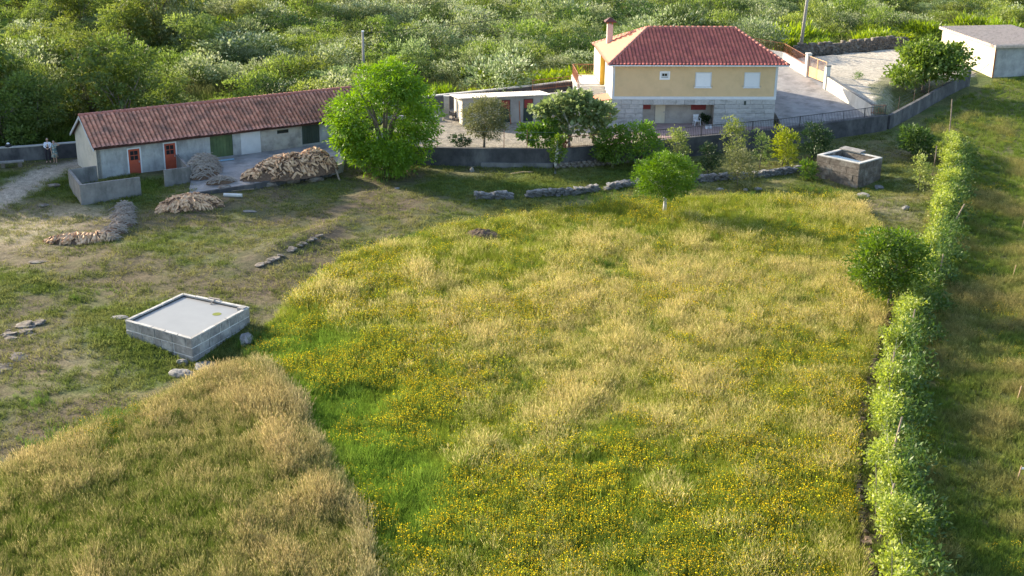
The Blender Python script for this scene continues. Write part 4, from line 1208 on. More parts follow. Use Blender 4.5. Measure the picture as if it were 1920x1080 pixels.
# corrugated sheet lying inside, sloping
a, b = Vector(ins[0]).lerp(Vector(ins[3]), .12), Vector(ins[1]).lerp(Vector(ins[2]), .0)
b = Vector(ins[1]).lerp(Vector(ins[2]), .06)
c, d = Vector(ins[1]).lerp(Vector(ins[2]), .62), Vector(ins[0]).lerp(Vector(ins[3]), .72)
nn = 72; Vv, Ff = [], []
for k in range(nn + 1):
    f = .06 + .92 * k / nn; h = .025 * math.sin(k * math.pi / 2.25)
    p = a.lerp(b, f); q = d.lerp(c, f)
    Vv += [tl(p, SZ - .10 + h), tl(q, SZ - .34 + h)]
for k in range(nn): Ff.append((2 * k, 2 * k + 2, 2 * k + 3, 2 * k + 1))
m_ = MB(); m_.add(Vv, Ff); m_.build('corrugated_sheet', noise_mat('pale_sheet', (.52, .57, .56), (.62, .66, .64), 3, .7, .1), t)
t = empty('stone_slab', (24.9, 95.6, SZ + .01), 'flat grey slab lying across the back rim of the stone cistern', 'slab', rz=math.atan2(-2.65, 2.45))
mb = MB(); mb.box(-.95, -.35, .0, .95, .38, .12); mb.build('slab', M['stone'], t, bevel=.03); t.rotation_euler = (.08, 0, math.atan2(srr[1] - sb_[1], srr[0] - sb_[0]))
t.location = (*Vector(sb_).lerp(Vector(srr), .28), SZ + .02)

# boulders and slabs lying about
def boulder(px, py, s, label, lib=ROCKS, name='boulder', cat='boulder', rz=0.0, sink=.3):
    x, y, z = at(px, py)
    o = link(name, random.choice(lib)); o.location = (x, y, z + s[2] * (.5 - sink)); o.scale = s; o.rotation_euler = (random.uniform(-.1, .1), random.uniform(-.1, .1), rz)
    return tag(o, label, cat)
boulder(342, 706, (1.1, .6, .5), 'long grey boulder in the grass below the water tank', rz=-.4)
boulder(341, 683, (.5, .4, .35), 'small pale rock between water tank and long boulder', rz=.3)
boulder(388, 690, (1.0, 1.3, .22), 'flat pale rock patch in front of the tank corner', rz=.3, sink=.35)
boulder(462, 640, (.6, 1.3, .4), 'grey rock outcrop beside the right corner of the water tank', rz=.2)
boulder(224, 597, (.8, .4, .2), 'flat stone at the left corner of the water tank', rz=-.2)
boulder(1617, 368, (.8, 1.3, .22), 'pale flat slab leaning at the foot of the stone cistern', rz=-.4, sink=.3)
boulder(1648, 352, (.6, .8, .2), 'grey flat stone to the right of the stone cistern', rz=-.2, sink=.3)
boulder(1350, 357, (.45, .35, .3), 'pale stone in the grass below the field wall, leftmost of three')
boulder(1398, 357, (.3, .25, .2), 'pale stone in the grass below the field wall, middle of three')
boulder(1422, 356, (.5, .35, .28), 'pale stone in the grass below the field wall, rightmost of three')
boulder(885, 322, (.3, .25, .5), 'small upright pale stone below the retaining wall')
boulder(80, 402 - 15, (.7, .5, .25), 'half buried grey stone in the lit grass by the path', ROCKS_D)
def outcrop(px, py, w, h, n, label, seed):
    r_ = random.Random(seed); c = at(px, py)
    t = empty('rock_outcrop', c, label, 'rock outcrop')
    for k in range(n):
        x, y = c[0] + r_.gauss(0, w), c[1] + r_.gauss(0, h); q = r_.uniform(.18, .55)
        o = link('stone', r_.choice(ROCKS_D), t); o.location = (x - c[0], y - c[1], zl0(x, y) - c[2] - q * .02)
        o.scale = (q * 1.9, q * 1.5, q * .45); o.rotation_euler = (r_.uniform(-.2, .2), r_.uniform(-.2, .2), r_.uniform(0, 6.28))
def zl0(x, y): return float(T(x, y))
outcrop(30, 618, .55, .7, 13, 'dark rock outcrop of low broken stones at the left edge of the yard', 3)
outcrop(14, 690, .4, .5, 8, 'low scatter of brown stones at the far left below the dark outcrop', 4)
boulder(70, 492, (.9, .5, .12), 'flat brown rock showing through the turf at the left', ROCKS_D, rz=.3, sink=.3)
boulder(1698, 392, (.5, .4, .3), 'tan stone beside the upper end of the vine row', rz=.5)
boulder(745, 354, (.3, .2, .15), 'white stone on the bare ground in front of the ash tree')
boulder(468, 397, (.8, .6, .12), 'flat pale stone in the ground right of the ground log heap', sink=.3)
boulder(100, 350, (.8, .5, .35), 'dark stone beside the path at the pen corner', ROCKS_D)
# broken ledge of dark stones across the yard
lp = [at(*p)[:2] for p in [(485, 500), (530, 480), (560, 462), (600, 442)]]
stone_wall('rock_ledge', lp, .14, .5, .36, 'low ledge of dark stones breaking out of the yard turf', 'rock ledge', ROCKS_D, 1, gaps=((2.0, 2.3),))
for k, (px, py) in enumerate([(425, 350), (470, 345), (505, 343), (545, 337), (590, 333)]):
    x, y, z = at(px, py + 6)
    boulder(px, py + 6, (1.1, .6, .55), 'grey stone at the foot of the concrete platform, %s from the left' % ['first', 'second', 'third', 'fourth', 'fifth'][k], ROCKS_D, 'footing_stone', 'stone', .4)
# soil heap in the meadow
t = empty('soil_heap', at(902, 445), 'dark heap of dug earth at the upper edge of the meadow', 'soil heap')
bm = bmesh.new(); bmesh.ops.create_grid(bm, x_segments=22, y_segments=22, size=1.3)
for v in bm.verts:
    r_ = v.co.length / 1.25
    v.co.z = .5 * max(0, 1 - r_ * r_) * (.6 + .8 * float(fbm(v.co.x + 5, v.co.y, .5, 4))) - .05 * (r_ > .9)
    v.co.x *= 1.15
me = bpy.data.meshes.new('soil'); bm.to_mesh(me); bm.free(); me.materials.append(M['soil']); link('earth', me, t)

# stone edge running along the vine row
HEDGE_L = [at(*p)[:2] for p in [(1640, 1130), (1628, 1040), (1610, 960), (1606, 880), (1612, 800), (1622, 740), (1636, 690), (1644, 650), (1662, 615), (1673, 570)]]
stone_wall('stone_edge', HEDGE_L, .22, .26, .20, 'low mossy stone edging wall left of the vine row', 'stone wall', STONES_B, 2)

# long boundary wall on the left with the two people
t = empty('boundary_wall', (-41, 94.5, 0), 'low grey boundary wall with pale coping at the wood edge', 'wall')
BW = [(-52, 91.3), (-41.5, 94.9), (-37.3, 95.7), (-31.9, 97.6)]
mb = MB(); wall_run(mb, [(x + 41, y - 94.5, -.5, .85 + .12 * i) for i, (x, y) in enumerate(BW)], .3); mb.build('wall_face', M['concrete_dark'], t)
mb = MB(); wall_run(mb, [(x + 41, y - 94.5, .852 + .12 * i, .93 + .12 * i) for i, (x, y) in enumerate(BW)], .36); mb.build('coping', M['concrete_pale'], t)
t = empty('stone_bench', (*at(22, 314)[:2], float(T(*at(22, 314)[:2]))), 'rough stone slab bench in front of the boundary wall', 'bench', rz=.35)
mb = MB(); mb.box(-.9, -.25, .38, .9, .25, .5); mb.build('slab', M['stone'], t, bevel=.02)
for x in (-.6, .6):
    mb = MB(); mb.box(x - .15, -.2, -.1, x + .15, .2, .379); mb.build('leg', M['stone_dark'], t, bevel=.02)
wx, wy = G(43, 293, 1.0)
t = empty('bag', (-38.55, 95.48, 1.09), 'black bag with a white top lying on the boundary wall', 'bag')
mb = MB(); mb.lathe([(.2, 0), (.26, .1), (.2, .22), (.08, .27)], n=10); mb.build('body', M['black_plastic'], t, smooth=True)
mb = MB(); mb.lathe([(.12, .23), (.13, .29), (.05, .35)], n=10); mb.build('cap', M['plastic'], t, smooth=True)

# ------------------------------------------------------------------ firewood
def log_mesh(seed):
    r_ = random.Random(seed)
    L_ = r_.uniform(.38, .52); n = 3 if seed % 3 else 5
    mb = MB(); r0 = r_.uniform(.06, .095)
    ring = []
    for k in range(n):
        a = 2 * math.pi * (k + r_.uniform(-.15, .15)) / n
        ring.append((r0 * math.cos(a), r0 * math.sin(a)))
    V = [(-L_ / 2, x * r_.uniform(.9, 1.1), y) for x, y in ring] + [(L_ / 2, x * r_.uniform(.85, 1.1), y) for x, y in ring]
    F = [tuple(range(n - 1, -1, -1)), tuple(range(n, 2 * n))] + [(k, (k + 1) % n, n + (k + 1) % n, n + k) for k in range(n)]
    mb.V, mb.F = V, F
    mb.I = [0, 0] + [1 if k == 0 else 0 for k in range(n)]
    return mb.mesh('log', [M['log_face'], M['log_bark']])
LOGS = [log_mesh(i) for i in range(8)]
def stick_mesh(seed):
    r_ = random.Random(seed); mb = MB()
    L_ = r_.uniform(.7, 1.3); p = [(-L_ / 2, 0, 0), (-L_ / 6, r_.uniform(-.06, .06), r_.uniform(-.05, .05)), (L_ / 6, r_.uniform(-.06, .06), r_.uniform(-.05, .05)), (L_ / 2, 0, r_.uniform(-.1, .1))]
    mb.tube(p, [.035, .03, .025, .016], 5)
    return mb.mesh('branch', [M['log_grey']])
STICKS = [stick_mesh(50 + i) for i in range(6)]

def heap(name, part, lib, c, blobs, n, label, cat, axis_a=None, spread=1.0, n_stuff=0, seed=1, scale=1.0, tilt=.35, core=None):
    """blobs [(x,y,rx,ry,h,rot)] in metres from c; pieces laid over the heap's surface"""
    r_ = random.Random(seed)
    t = empty(name, c, label, cat)
    gz0 = c[2]
    def hz(x, y):
        z = 0
        for bx, by, rx, ry, h, ro in blobs:
            dx, dy = x - bx, y - by
            u, v = dx * math.cos(ro) + dy * math.sin(ro), -dx * math.sin(ro) + dy * math.cos(ro)
            q = (u / rx) ** 2 + (v / ry) ** 2
            if q < 1: z = max(z, h * (1 - q) ** .7)
        return z
    placed = 0; tries = 0; stuffV, stuffF, stuffI, nb = [], [], [], 0
    wts = [b[2] * b[3] for b in blobs]
    grid = {}
    while placed < n + n_stuff and tries < 60000:
        tries += 1
        b = r_.choices(blobs, wts)[0]
        a, q = r_.uniform(0, 6.283), math.sqrt(r_.random())
        u, v = b[2] * q * math.cos(a), b[3] * q * math.sin(a)
        x, y = b[0] + u * math.cos(b[5]) - v * math.sin(b[5]), b[1] + u * math.sin(b[5]) + v * math.cos(b[5])
        z = hz(x, y)
        first = placed < n
        key = (round(x / (.16 * scale)), round(y / (.16 * scale)))
        lim = 1 if tries < 9000 else 2 if tries < 20000 else 5
        if first and grid.get(key, 0) >= lim: continue
        grid[key] = grid.get(key, 0) + 1
        if not first: z *= r_.uniform(.3, .85)
        gz = float(T(c[0] + x, c[1] + y)) - gz0 if core is None else 0.0
        ex, ey = (hz(x + .15, y) - hz(x - .15, y)) / .3, (hz(x, y + .15) - hz(x, y - .15)) / .3
        az = (axis_a(x, y) if axis_a else r_.uniform(0, 6.28)) + r_.gauss(0, spread)
        slope = ex * math.cos(az) + ey * math.sin(az)
        el = math.atan(slope) * .8 + r_.gauss(0, tilt * .5)
        me = r_.choice(lib)
        mw = Matrix.Translation((x, y, z + gz + .05 + r_.uniform(-.03, .05))) @ Matrix.Rotation(az, 4, 'Z') @ Matrix.Rotation(-el, 4, 'Y') @ Matrix.Rotation(r_.uniform(0, 6.28), 4, 'X') @ Matrix.Scale(scale * r_.uniform(.85, 1.2), 4)
        if first:
            o = link(part, me, t); o.matrix_local = mw
        else:
            stuffV += [mw @ v_.co for v_ in me.vertices]; 
            for p in me.polygons: stuffF.append(tuple(k + nb for k in p.vertices)); stuffI.append(p.material_index)
            nb += len(me.vertices)
        placed += 1
    if n_stuff:
        m_ = MB(); m_.V, m_.F, m_.I = [tuple(v_) for v_ in stuffV], stuffF, stuffI
        o = m_.build('inner_' + part, [m for m in lib[0].materials], t); o['kind'] = 'stuff'
    # earth and bark under the pieces
    m_ = MB(); g = 26
    xs = [b[0] + s * max(b[2], b[3]) for b in blobs for s in (-1, 1)]; ys = [b[1] + s * max(b[2], b[3]) for b in blobs for s in (-1, 1)]
    X = np.linspace(min(xs), max(xs), g); Y = np.linspace(min(ys), max(ys), g); Vv = []; ok = {}
    for j, y in enumerate(Y):
        for i, x in enumerate(X):
            z = hz(x, y); ok[(i, j)] = z > .02
            Vv.append((x, y, max(0, z * .86 - .05) + (float(T(c[0] + x, c[1] + y)) - gz0 if core is None else 0) - (0 if z > .02 else .15)))
    Ff = [(j * g + i, j * g + i + 1, (j + 1) * g + i + 1, (j + 1) * g + i) for j in range(g - 1) for i in range(g - 1) if any(ok[k] for k in ((i, j), (i + 1, j), (i, j + 1), (i + 1, j + 1)))]
    m_.add(Vv, Ff); m_.build('heap_core', M['log_bark'], t)
    return t
heap('firewood_pile', 'log', LOGS, (-16.3, 90.7, .58), [(0, 0, 3.1, 1.4, 1.3, .55), (1.6, 1.2, 1.7, 1.3, 1.45, .5), (-1.9, -1.0, 1.4, .8, .55, .5)], 300,
     'big heap of pale split firewood on the concrete platform', 'firewood pile', n_stuff=420, seed=3, core=1)
x, y, z = at(352, 392)
heap('firewood_pile', 'log', LOGS, (x, y + .6, z), [(0, 0, 2.1, 1.35, .72, .35), (-.4, -.3, 1.7, 1.0, .5, .3)], 260, 'rounded heap of split firewood lying on the yard turf', 'firewood pile',
     axis_a=lambda x, y: math.atan2(y, x), spread=.35, n_stuff=160, seed=5, scale=1.05)
x, y, z = at(140, 458)
heap('firewood_pile', 'log', LOGS, (x, y + .5, z), [(0, 0, 1.9, .62, .42, .08), (1.4, .35, .8, .5, .4, .4)], 130, 'low row of split logs at the end of the curved brushwood line', 'firewood pile',
     axis_a=lambda x, y: 1.5 + .3 * x, spread=.3, n_stuff=60, seed=8, scale=1.1)
x, y, z = at(222, 425)
cx, cy, cz = x, y, z
p1, p2, p3 = at(200, 452), at(228, 425), at(234, 395)
heap('brushwood_row', 'branch', STICKS, p2, [(p1[0] - p2[0], p1[1] - p2[1] + .2, .8, .55, .4, .8), (p1[0] * .5 + p2[0] * .5 - p2[0], p1[1] * .5 + p2[1] * .5 - p2[1] + .2, .9, .62, .45, 1.0), (0, .3, .9, .65, .5, 1.2),
      (.5 * (p3[0] - p2[0]), .5 * (p3[1] - p2[1]) + .2, 1.0, .7, .52, 1.6), (p3[0] - p2[0], p3[1] - p2[1], .9, .65, .5, 1.7)], 210, 'curved row of grey brushwood and branches on the yard turf', 'brushwood', spread=.5,
     axis_a=lambda x, y: .4, n_stuff=120, seed=9, scale=.75)
heap('brushwood_heap', 'branch', STICKS, (-22.75, 91.2, .5), [(0, 0, 1.7, 1.05, 1.15, 1.15), (.3, -.8, 1.2, .9, .7, 1.0)], 230, 'grey brushwood heap leaning on the pen wall beside the green door', 'brushwood',
     axis_a=lambda x, y: .55, spread=.4, n_stuff=140, seed=10, core=1, scale=.85)
x, y = G(412, 341, .5)
heap('brushwood_heap', 'branch', STICKS, (x, y + .3, .45), [(0, 0, 1.0, .45, .28, .3)], 60, 'small heap of twigs at the front edge of the concrete platform', 'brushwood', spread=.7, axis_a=lambda x, y: .4, seed=12, core=1, scale=.7)
x, y, z = at(437, 369)
t = empty('drain_pipe', (x, y, z + .12), 'short pale pipe lying on the turf below the platform', 'pipe', rz=-.1)
mb = MB()
nq = 12; V, F = [], []
for e, r_ in ((-.65, .13), (.65, .13), (.65, .10), (-.65, .10)):
    for k in range(nq): V.append((e, r_ * math.cos(6.2832 * k / nq), r_ * math.sin(6.2832 * k / nq)))
for a in range(4):
    b = (a + 1) % 4
    for k in range(nq): F.append((a * nq + k, b * nq + k, b * nq + (k + 1) % nq, a * nq + (k + 1) % nq))
mb.add(V, F); mb.build('pipe', M['pipe'], t, smooth=False)
x, y, z = at(452, 358)
mb = MB(); mb.box(-.9, -.07, 0, .9, .07, .05); o = mb.build('plank', M['wood'], None, (x, y, z + .05)); o.rotation_euler = (0, -.02, .3); tag(o, 'weathered plank lying between pipe and platform', 'plank')
x, y, z = at(626, 330)
mb = MB(); mb.box(-.06, -.9, 0, .06, .9, .05); o = mb.build('plank', M['wood'], None, (-12.95, 91.4, .35)); o.rotation_euler = (.55, 0, .4); tag(o, 'plank leaning against the right end of the big firewood heap', 'plank')
p, q = at(958, 327), at(1000, 324)
mb = MB(); mb.tube([(p[0], p[1], p[2] + .06), ((p[0] + q[0]) / 2, (p[1] + q[1]) / 2 + .1, p[2] + .12), (q[0], q[1], q[2] + .06)], .04, 6)
tag(mb.build('branch', M['log_face']), 'bare pale branch lying in the grass below the retaining wall', 'branch')
p = G(407, 301, .58)
mb = MB(); mb.bar((p[0], p[1] - .35, .6), (p[0] + 1.2, p[1] + .35, .61), .25, .05); tag(mb.build('door_step', M['blue']), 'pale blue step plate in front of the green shed door', 'step')

# ------------------------------------------------------------------ poles and cable
def zat(x, y, py):  # height at which the photograph shows a point above (x, y)
    lo, hi = -5, 30
    for _ in range(40):
        m_ = (lo + hi) / 2; zz = m_ - CAMH
        cp, sp = math.cos(PITCH), math.sin(PITCH)
        dep = y * cp - zz * sp; v2 = (y * sp + zz * cp) / dep; u2 = x / dep
        yy = 540 - 2400 * (-u2 * math.sin(ROLL) + v2 * math.cos(ROLL))
        if yy > py: lo = m_
        else: hi = m_
    return lo
px1, py1 = -14.4, 122.0
ztop = zat(px1, py1, 60)
t = empty('utility_pole', (px1, py1, float(T(px1, py1))), 'grey utility pole rising behind the big ash tree', 'utility pole')
mb = MB(); mb.tube([(0, 0, -.5), (0, 0, ztop - t.location.z)], [.15, .11], 10); mb.build('shaft', M['pole'], t, smooth=True)
mb = MB(); mb.box(-.12, -.12, 0, .12, .12, .12); mb.build('cap', M['plastic'], t, (0, 0, ztop - t.location.z))
px2, py2 = 30.3, 136.9
t = empty('utility_pole', (px2, py2, float(T(px2, py2))), 'tall leaning utility pole behind the house beside the dry stone wall', 'utility pole')
mb = MB(); mb.tube([(0, 0, -.5), (.55, 0, 10.5)], [.19, .13], 10); mb.build('shaft', M['pole'], t, smooth=True)
mb = MB(); mb.box(-.5, -.06, 10.0, 1.5, .06, 10.12); mb.build('crossarm', M['pole'], t)
a = Vector((px1, py1, ztop - .1)); b = Vector((px2 + .5, py2, float(T(px2, py2)) + 10.3))
mb = MB(); mb.tube([a.lerp(b, k / 16) - Vector((0, 0, 1.1 * 4 * (k / 16) * (1 - k / 16))) for k in range(17)], .022, 5)
tag(mb.build('overhead_cable', M['black_metal']), 'thin overhead cable sagging between the two utility poles', 'cable')

# ------------------------------------------------------------------ trees, shrubs
def leaf_quads(P, Nrm, size, r_, droop=0.0, aspect=.55, up=0.0, dirs=None):
    """one rhombic leaf per point; returns V (4n,3)"""
    n = len(P)
    d = r_.normal(size=(n, 3)) if dirs is None else dirs + r_.normal(size=(n, 3)) * .45
    d = d + Nrm * .5
    d[:, 2] += up - droop
    d /= np.linalg.norm(d, axis=1)[:, None] + 1e-9
    k = Nrm + r_.normal(size=(n, 3)) * .7
    s = np.cross(d, k); s /= np.linalg.norm(s, axis=1)[:, None] + 1e-9
    L_ = size * r_.uniform(.6, 1.4, n)[:, None]
    w = L_ * aspect * .5
    V = np.empty((n, 4, 3))
    V[:, 0] = P; V[:, 1] = P + d * L_ * .5 + s * w; V[:, 2] = P + d * L_; V[:, 3] = P + d * L_ * .5 - s * w
    return V.reshape(-1, 3)

def crown_mesh(name, blobs, n, size, mat, seed, per=14, clump=.28, droop=0.0, aspect=.55, up=0.0, shell=.55, lump=.22, tipbias=0.0):
    """crown of leaf sprays: blobs [(x,y,z,rx,ry,rz)]; n leaves in sprays of per"""
    r_ = np.random.default_rng(seed)
    B = np.array(blobs, float)
    wt = (B[:, 3] * B[:, 4] + B[:, 3] * B[:, 5] + B[:, 4] * B[:, 5]); wt /= wt.sum()
    nc = max(4, n // per)
    bi = r_.choice(len(B), nc, p=wt)
    d = r_.normal(size=(nc, 3)); d /= np.linalg.norm(d, axis=1)[:, None]
    lumpf = 1 + lump * np.sin(d[:, 0] * 5 + bi * 2.1 + seed) * np.cos(d[:, 1] * 4.3 + bi) + lump * .6 * np.sin(d[:, 2] * 7 + bi * 1.7)
    rad = (shell + (1 - shell) * r_.random(nc) ** .6) * lumpf
    Cc = B[bi, :3] + d * B[bi, 3:6] * rad[:, None]
    ci = np.repeat(np.arange(nc), per)
    P = Cc[ci] + r_.normal(size=(len(ci), 3)) * clump * np.array([1, 1, .6])
    Nn = d[ci] + np.array([0, 0, .35])
    Nn /= np.linalg.norm(Nn, axis=1)[:, None]
    V = leaf_quads(P, Nn, size, r_, droop, aspect, up, d[ci])
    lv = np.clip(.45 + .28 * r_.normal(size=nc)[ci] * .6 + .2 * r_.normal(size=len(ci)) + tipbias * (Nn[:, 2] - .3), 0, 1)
    F = np.arange(len(V)).reshape(-1, 4)
    return mesh_np(name, V, F, [mat], {'lv': ('FACE', lv)})

def limb_mesh(h0, h1, spread, r0, seed, mat, nb=6, lean=(0, 0), nseg=4):
    r_ = random.Random(seed); mb = MB()
    top = Vector((lean[0], lean[1], h0))
    mb.tube([(0, 0, -.3), (lean[0] * .4 + r_.uniform(-.05, .05), lean[1] * .4, h0 * .5), top], [r0 * 1.25, r0, r0 * .8], 8)
    for k in range(nb):
        a = 6.283 * (k + r_.uniform(-.3, .3)) / nb
        e = Vector((math.cos(a) * spread * r_.uniform(.5, .95), math.sin(a) * spread * r_.uniform(.5, .95), h1 * r_.uniform(.65, .98)))
        m_ = top.lerp(e, .45) + Vector((0, 0, .12 * (h1 - h0))) + Vector((r_.uniform(-.1, .1), r_.uniform(-.1, .1), 0))
        st = Vector((lean[0], lean[1], h0)) * r_.uniform(.75, 1.0)
        mb.tube([st, m_, e], [r0 * .55, r0 * .32, r0 * .1], 6)
        for q in range(2):
            e2 = m_.lerp(e, .4) + Vector((r_.uniform(-1, 1), r_.uniform(-1, 1), r_.uniform(.0, .8))) * spread * .35
            mb.tube([m_.lerp(e, .3), e2], [r0 * .2, r0 * .06], 5)
    return mb.mesh('trunk', mat, smooth=True)

LM = {
 'ash': leaf_mat('ash_leaf', (.095, .19, .012), (.175, .30, .015), trans=.45),
 'olive': leaf_mat('olive_leaf', (.12, .15, .05), (.22, .24, .10), trans=.3),
 'fig': leaf_mat('fig_leaf', (.14, .20, .06), (.30, .36, .16), trans=.4),
 'citrus': leaf_mat('citrus_leaf', (.085, .165, .022), (.19, .29, .035), trans=.45),
 'young': leaf_mat('young_leaf', (.14, .20, .04), (.28, .32, .10), trans=.45),
 'dark': leaf_mat('dark_leaf', (.018, .045, .015), (.04, .08, .022), trans=.25),
 'lime': leaf_mat('lime_leaf', (.15, .20, .02), (.27, .31, .035), trans=.45),
 'round': leaf_mat('dense_leaf', (.065, .15, .01), (.13, .235, .014), trans=.35),
 'oak': leaf_mat('oak_leaf', (.07, .14, .016), (.15, .24, .025), trans=.4),
 'garden': leaf_mat('broad_leaf', (.06, .12, .018), (.18, .27, .05), trans=.35),
 'wood': leaf_mat('wood_leaf', (.09, .14, .026), (.19, .245, .055), trans=.45),
 'wood2': leaf_mat('pale_wood_leaf', (.14, .19, .04), (.24, .29, .08), trans=.45),
 'broom': leaf_mat('broom_green', (.08, .13, .02), (.165, .23, .042), (.24, .30, .085), trans=.45),
 'pale': leaf_mat('broom_pale', (.10, .14, .045), (.23, .285, .12), (.36, .40, .25), trans=.4),
 'grey': leaf_mat('broom_grey', (.075, .115, .045), (.15, .21, .08), (.25, .31, .15), trans=.45),
 'gorse': leaf_mat('gorse_leaf', (.03, .06, .016), (.075, .12, .03), trans=.3),
 'bracken': leaf_mat('bracken', (.15, .23, .022), (.27, .36, .04), trans=.5),
 'vine': leaf_mat('vine_leaf', (.15, .225, .034), (.31, .40, .07), (.38, .44, .13), trans=.5),
 'vine_low': leaf_mat('vine_low_leaf', (.055, .10, .02), (.115, .175, .034), trans=.35),
}

def tree(name, loc, label, cat, crown, trunk=None, group=None, rz=0.0):
    t = empty(name, loc, label, cat, group, rz)
    if trunk: link('trunk', trunk, t)
    link('crown', crown, t)
    return t

def zl(x, y): return float(T(x, y))
# the big ash
x, y = -9.6, 93.2
bl = []
r_ = random.Random(4)
for k in range(26):
    a, zz = r_.uniform(0, 6.28), r_.uniform(.8, 8.3)
    w = 3.6 * math.sin(math.pi * min(1, (zz + .4) / 9.6)) ** .75
    bl.append((math.cos(a) * w * .82, math.sin(a) * w * .68, zz * .95, 1.3, 1.25, .85))
bl += [(0, 0, 4.2, 3.4, 2.9, 3.5), (0, -1.2, 1.8, 2.4, 1.6, 1.5), (-2.6, 0, 4.6, 1.6, 1.6, 1.3), (2.6, 0, 4.0, 1.7, 1.6, 1.4), (2.2, 0, 2.2, 1.5, 1.4, 1.2), (.3, 0, 7.8, 1.2, 1.2, .9), (1.2, .3, 7.5, 1.2, 1.2, .9), (-1.2, -.2, 7.4, 1.0, 1.0, .9)]
tree('ash_tree', (x, y, zl(x, y)), 'big bright green ash tree with feathery drooping leaves hiding the shed end', 'tree',
     crown_mesh('crown', bl, 40000, .22, LM['ash'], 1, per=14, clump=.2, droop=.6, aspect=.42, shell=.42), limb_mesh(1.6, 7.5, 3.2, .26, 2, M['bark'], 8))
# round grey green tree at the yard wall
tree('olive_tree', (-2.3, 97.2, 1.25), 'rounded grey green tree in front of the low outbuilding', 'tree',
     crown_mesh('crown', [(0, 0, 2.4, 1.7, 1.5, 1.35), (.5, -.2, 1.6, 1.2, 1.1, .9), (-.6, 0, 2.0, 1.1, 1.1, .9), (.7, .1, 2.7, 1.0, 1, .9), (.2, 0, 3.2, .8, .8, .6), (.9, -.2, 1.3, .6, .6, .6), (-.6, 0, 1.2, .6, .6, .6)], 9000, .16, LM['olive'], 3, per=12, clump=.16, aspect=.34),
     limb_mesh(.8, 3.0, 1.2, .09, 5, M['bark'], 5))
tree('dark_shrub', (-4.2, 97.0, 1.2), 'small dark shrub on the yard left of the grey green tree', 'shrub', crown_mesh('crown', [(0, 0, .5, .7, .6, .42), (.4, 0, .35, .5, .5, .3)], 900, .14, LM['dark'], 5, clump=.1))
# fig with open crown
tree('fig_tree', (4.3, 97.6, 1.2), 'spreading fig tree with large grey green leaves and gaps in the crown', 'tree',
     crown_mesh('crown', [(.9, 0, 2.9, 1.9, 1.5, .9), (2.0, .2, 2.5, 1.3, 1.2, 1.1), (-.4, 0, 3.2, 1.3, 1.1, .8), (-1.3, 0, 2.6, 1.1, 1, .8), (1.9, 0, 1.6, 1.0, .9, .8), (-.6, 0, 1.6, .8, .8, .9), (.6, .2, 3.7, 1.0, .9, .5), (-2.2, 0, 2.9, .8, .7, .5)], 3300, .36, LM['fig'], 6, per=9, clump=.22, aspect=.75, shell=.5),
     limb_mesh(.7, 3.2, 2.2, .14, 8, M['bark_pale'], 7))
tree('laurel_shrub', (2.1, 97.0, 1.2), 'fresh green leafy shrub at the left foot of the fig tree', 'shrub',
     crown_mesh('crown', [(0, 0, .8, 1.2, .9, .8), (-.8, 0, 1.2, .9, .7, .5), (.6, .1, 1.5, .8, .7, .7)], 2300, .24, LM['citrus'], 9, per=10, clump=.16, up=.2))
# citrus pair below the wall
x, y = 7.6, 95.6
tree('citrus_tree', (x, y, zl(x, y)), 'glossy green citrus tree below the retaining wall, left one of a touching pair', 'tree',
     crown_mesh('crown', [(0, 0, 1.9, 1.3, 1.2, 1.3), (-.5, 0, 1.5, 1.0, .9, .9), (.4, 0, 2.6, .9, .9, .8)], 3400, .2, LM['citrus'], 11, per=11, clump=.15), limb_mesh(.6, 2.2, .9, .08, 3, M['bark'], 4))
x, y = 9.9, 96.6
tree('citrus_tree', (x, y, zl(x, y)), 'darker green citrus tree below the retaining wall, right one of a touching pair', 'tree',
     crown_mesh('crown', [(0, 0, 1.9, 1.4, 1.3, 1.35), (.5, 0, 1.4, 1.1, 1.0, .9), (-.2, 0, 2.7, 1.0, .9, .7)], 3400, .18, LM['citrus'], 12, per=11, clump=.15), limb_mesh(.5, 2.2, .9, .08, 4, M['bark'], 4))
def young(px, py, w, h, mat, seed, label, name='young_tree', cat='young tree', n=1700, sz=.16, up=.5, trunk=True, tr=.035, z=None, asp=.4):
    x, y, zz = at(px, py)
    if z is not None: x, y = G(px, py, z); zz = z
    bl = [(0, 0, h * .55, w * .42, w * .42, h * .36), (w * .15, 0, h * .3, w * .38, w * .35, h * .22), (-w * .12, .1, h * .8, w * .26, w * .26, h * .2), (w * .1, -.05, h * .68, w * .3, w * .3, h * .22)]
    return tree(name, (x, y, zz), label, cat, crown_mesh('crown', bl, n, sz, mat, seed, per=9, clump=.12, up=up, aspect=asp, shell=.35),
                limb_mesh(h * .3, h * .85, w * .3, tr, seed, M['bark'], 4) if trunk else None)
young(1268, 306, 1.9, 2.9, LM['young'], 31, 'young grey green fruit tree right of the citrus pair')
young(1327, 326, 1.7, 2.5, LM['dark'], 32, 'dark narrow bush at the field wall right of the round tree', 'dark_bush', 'bush', n=2000, sz=.15, up=.1)
young(1372, 312, 2.3, 4.0, LM['young'], 33, 'tall young fruit tree before the house with pale upright tips', n=2200)
young(1382, 350, 3.0, 3.1, LM['olive'], 34, 'bushy grey green tree in front of the tall young fruit tree', n=2600)
young(1424, 316, 1.6, 3.0, LM['young'], 35, 'thin sparse young tree left of the lime green tree', n=900)
young(1467, 311, 2.3, 3.1, LM['lime'], 36, 'lime green young tree with a thin bare stem below the railing', n=2200, sz=.2, up=.7)
young(1527, 300, 2.9, 3.0, LM['dark'], 37, 'large dark evergreen bush left of the stone cistern', 'dark_bush', 'bush', n=3600, sz=.17, up=.1)
young(1513, 338, 1.2, 1.6, LM['citrus'], 38, 'small citrus bush at the left side of the stone cistern', 'citrus_bush', 'bush', n=700, sz=.2, up=.1)
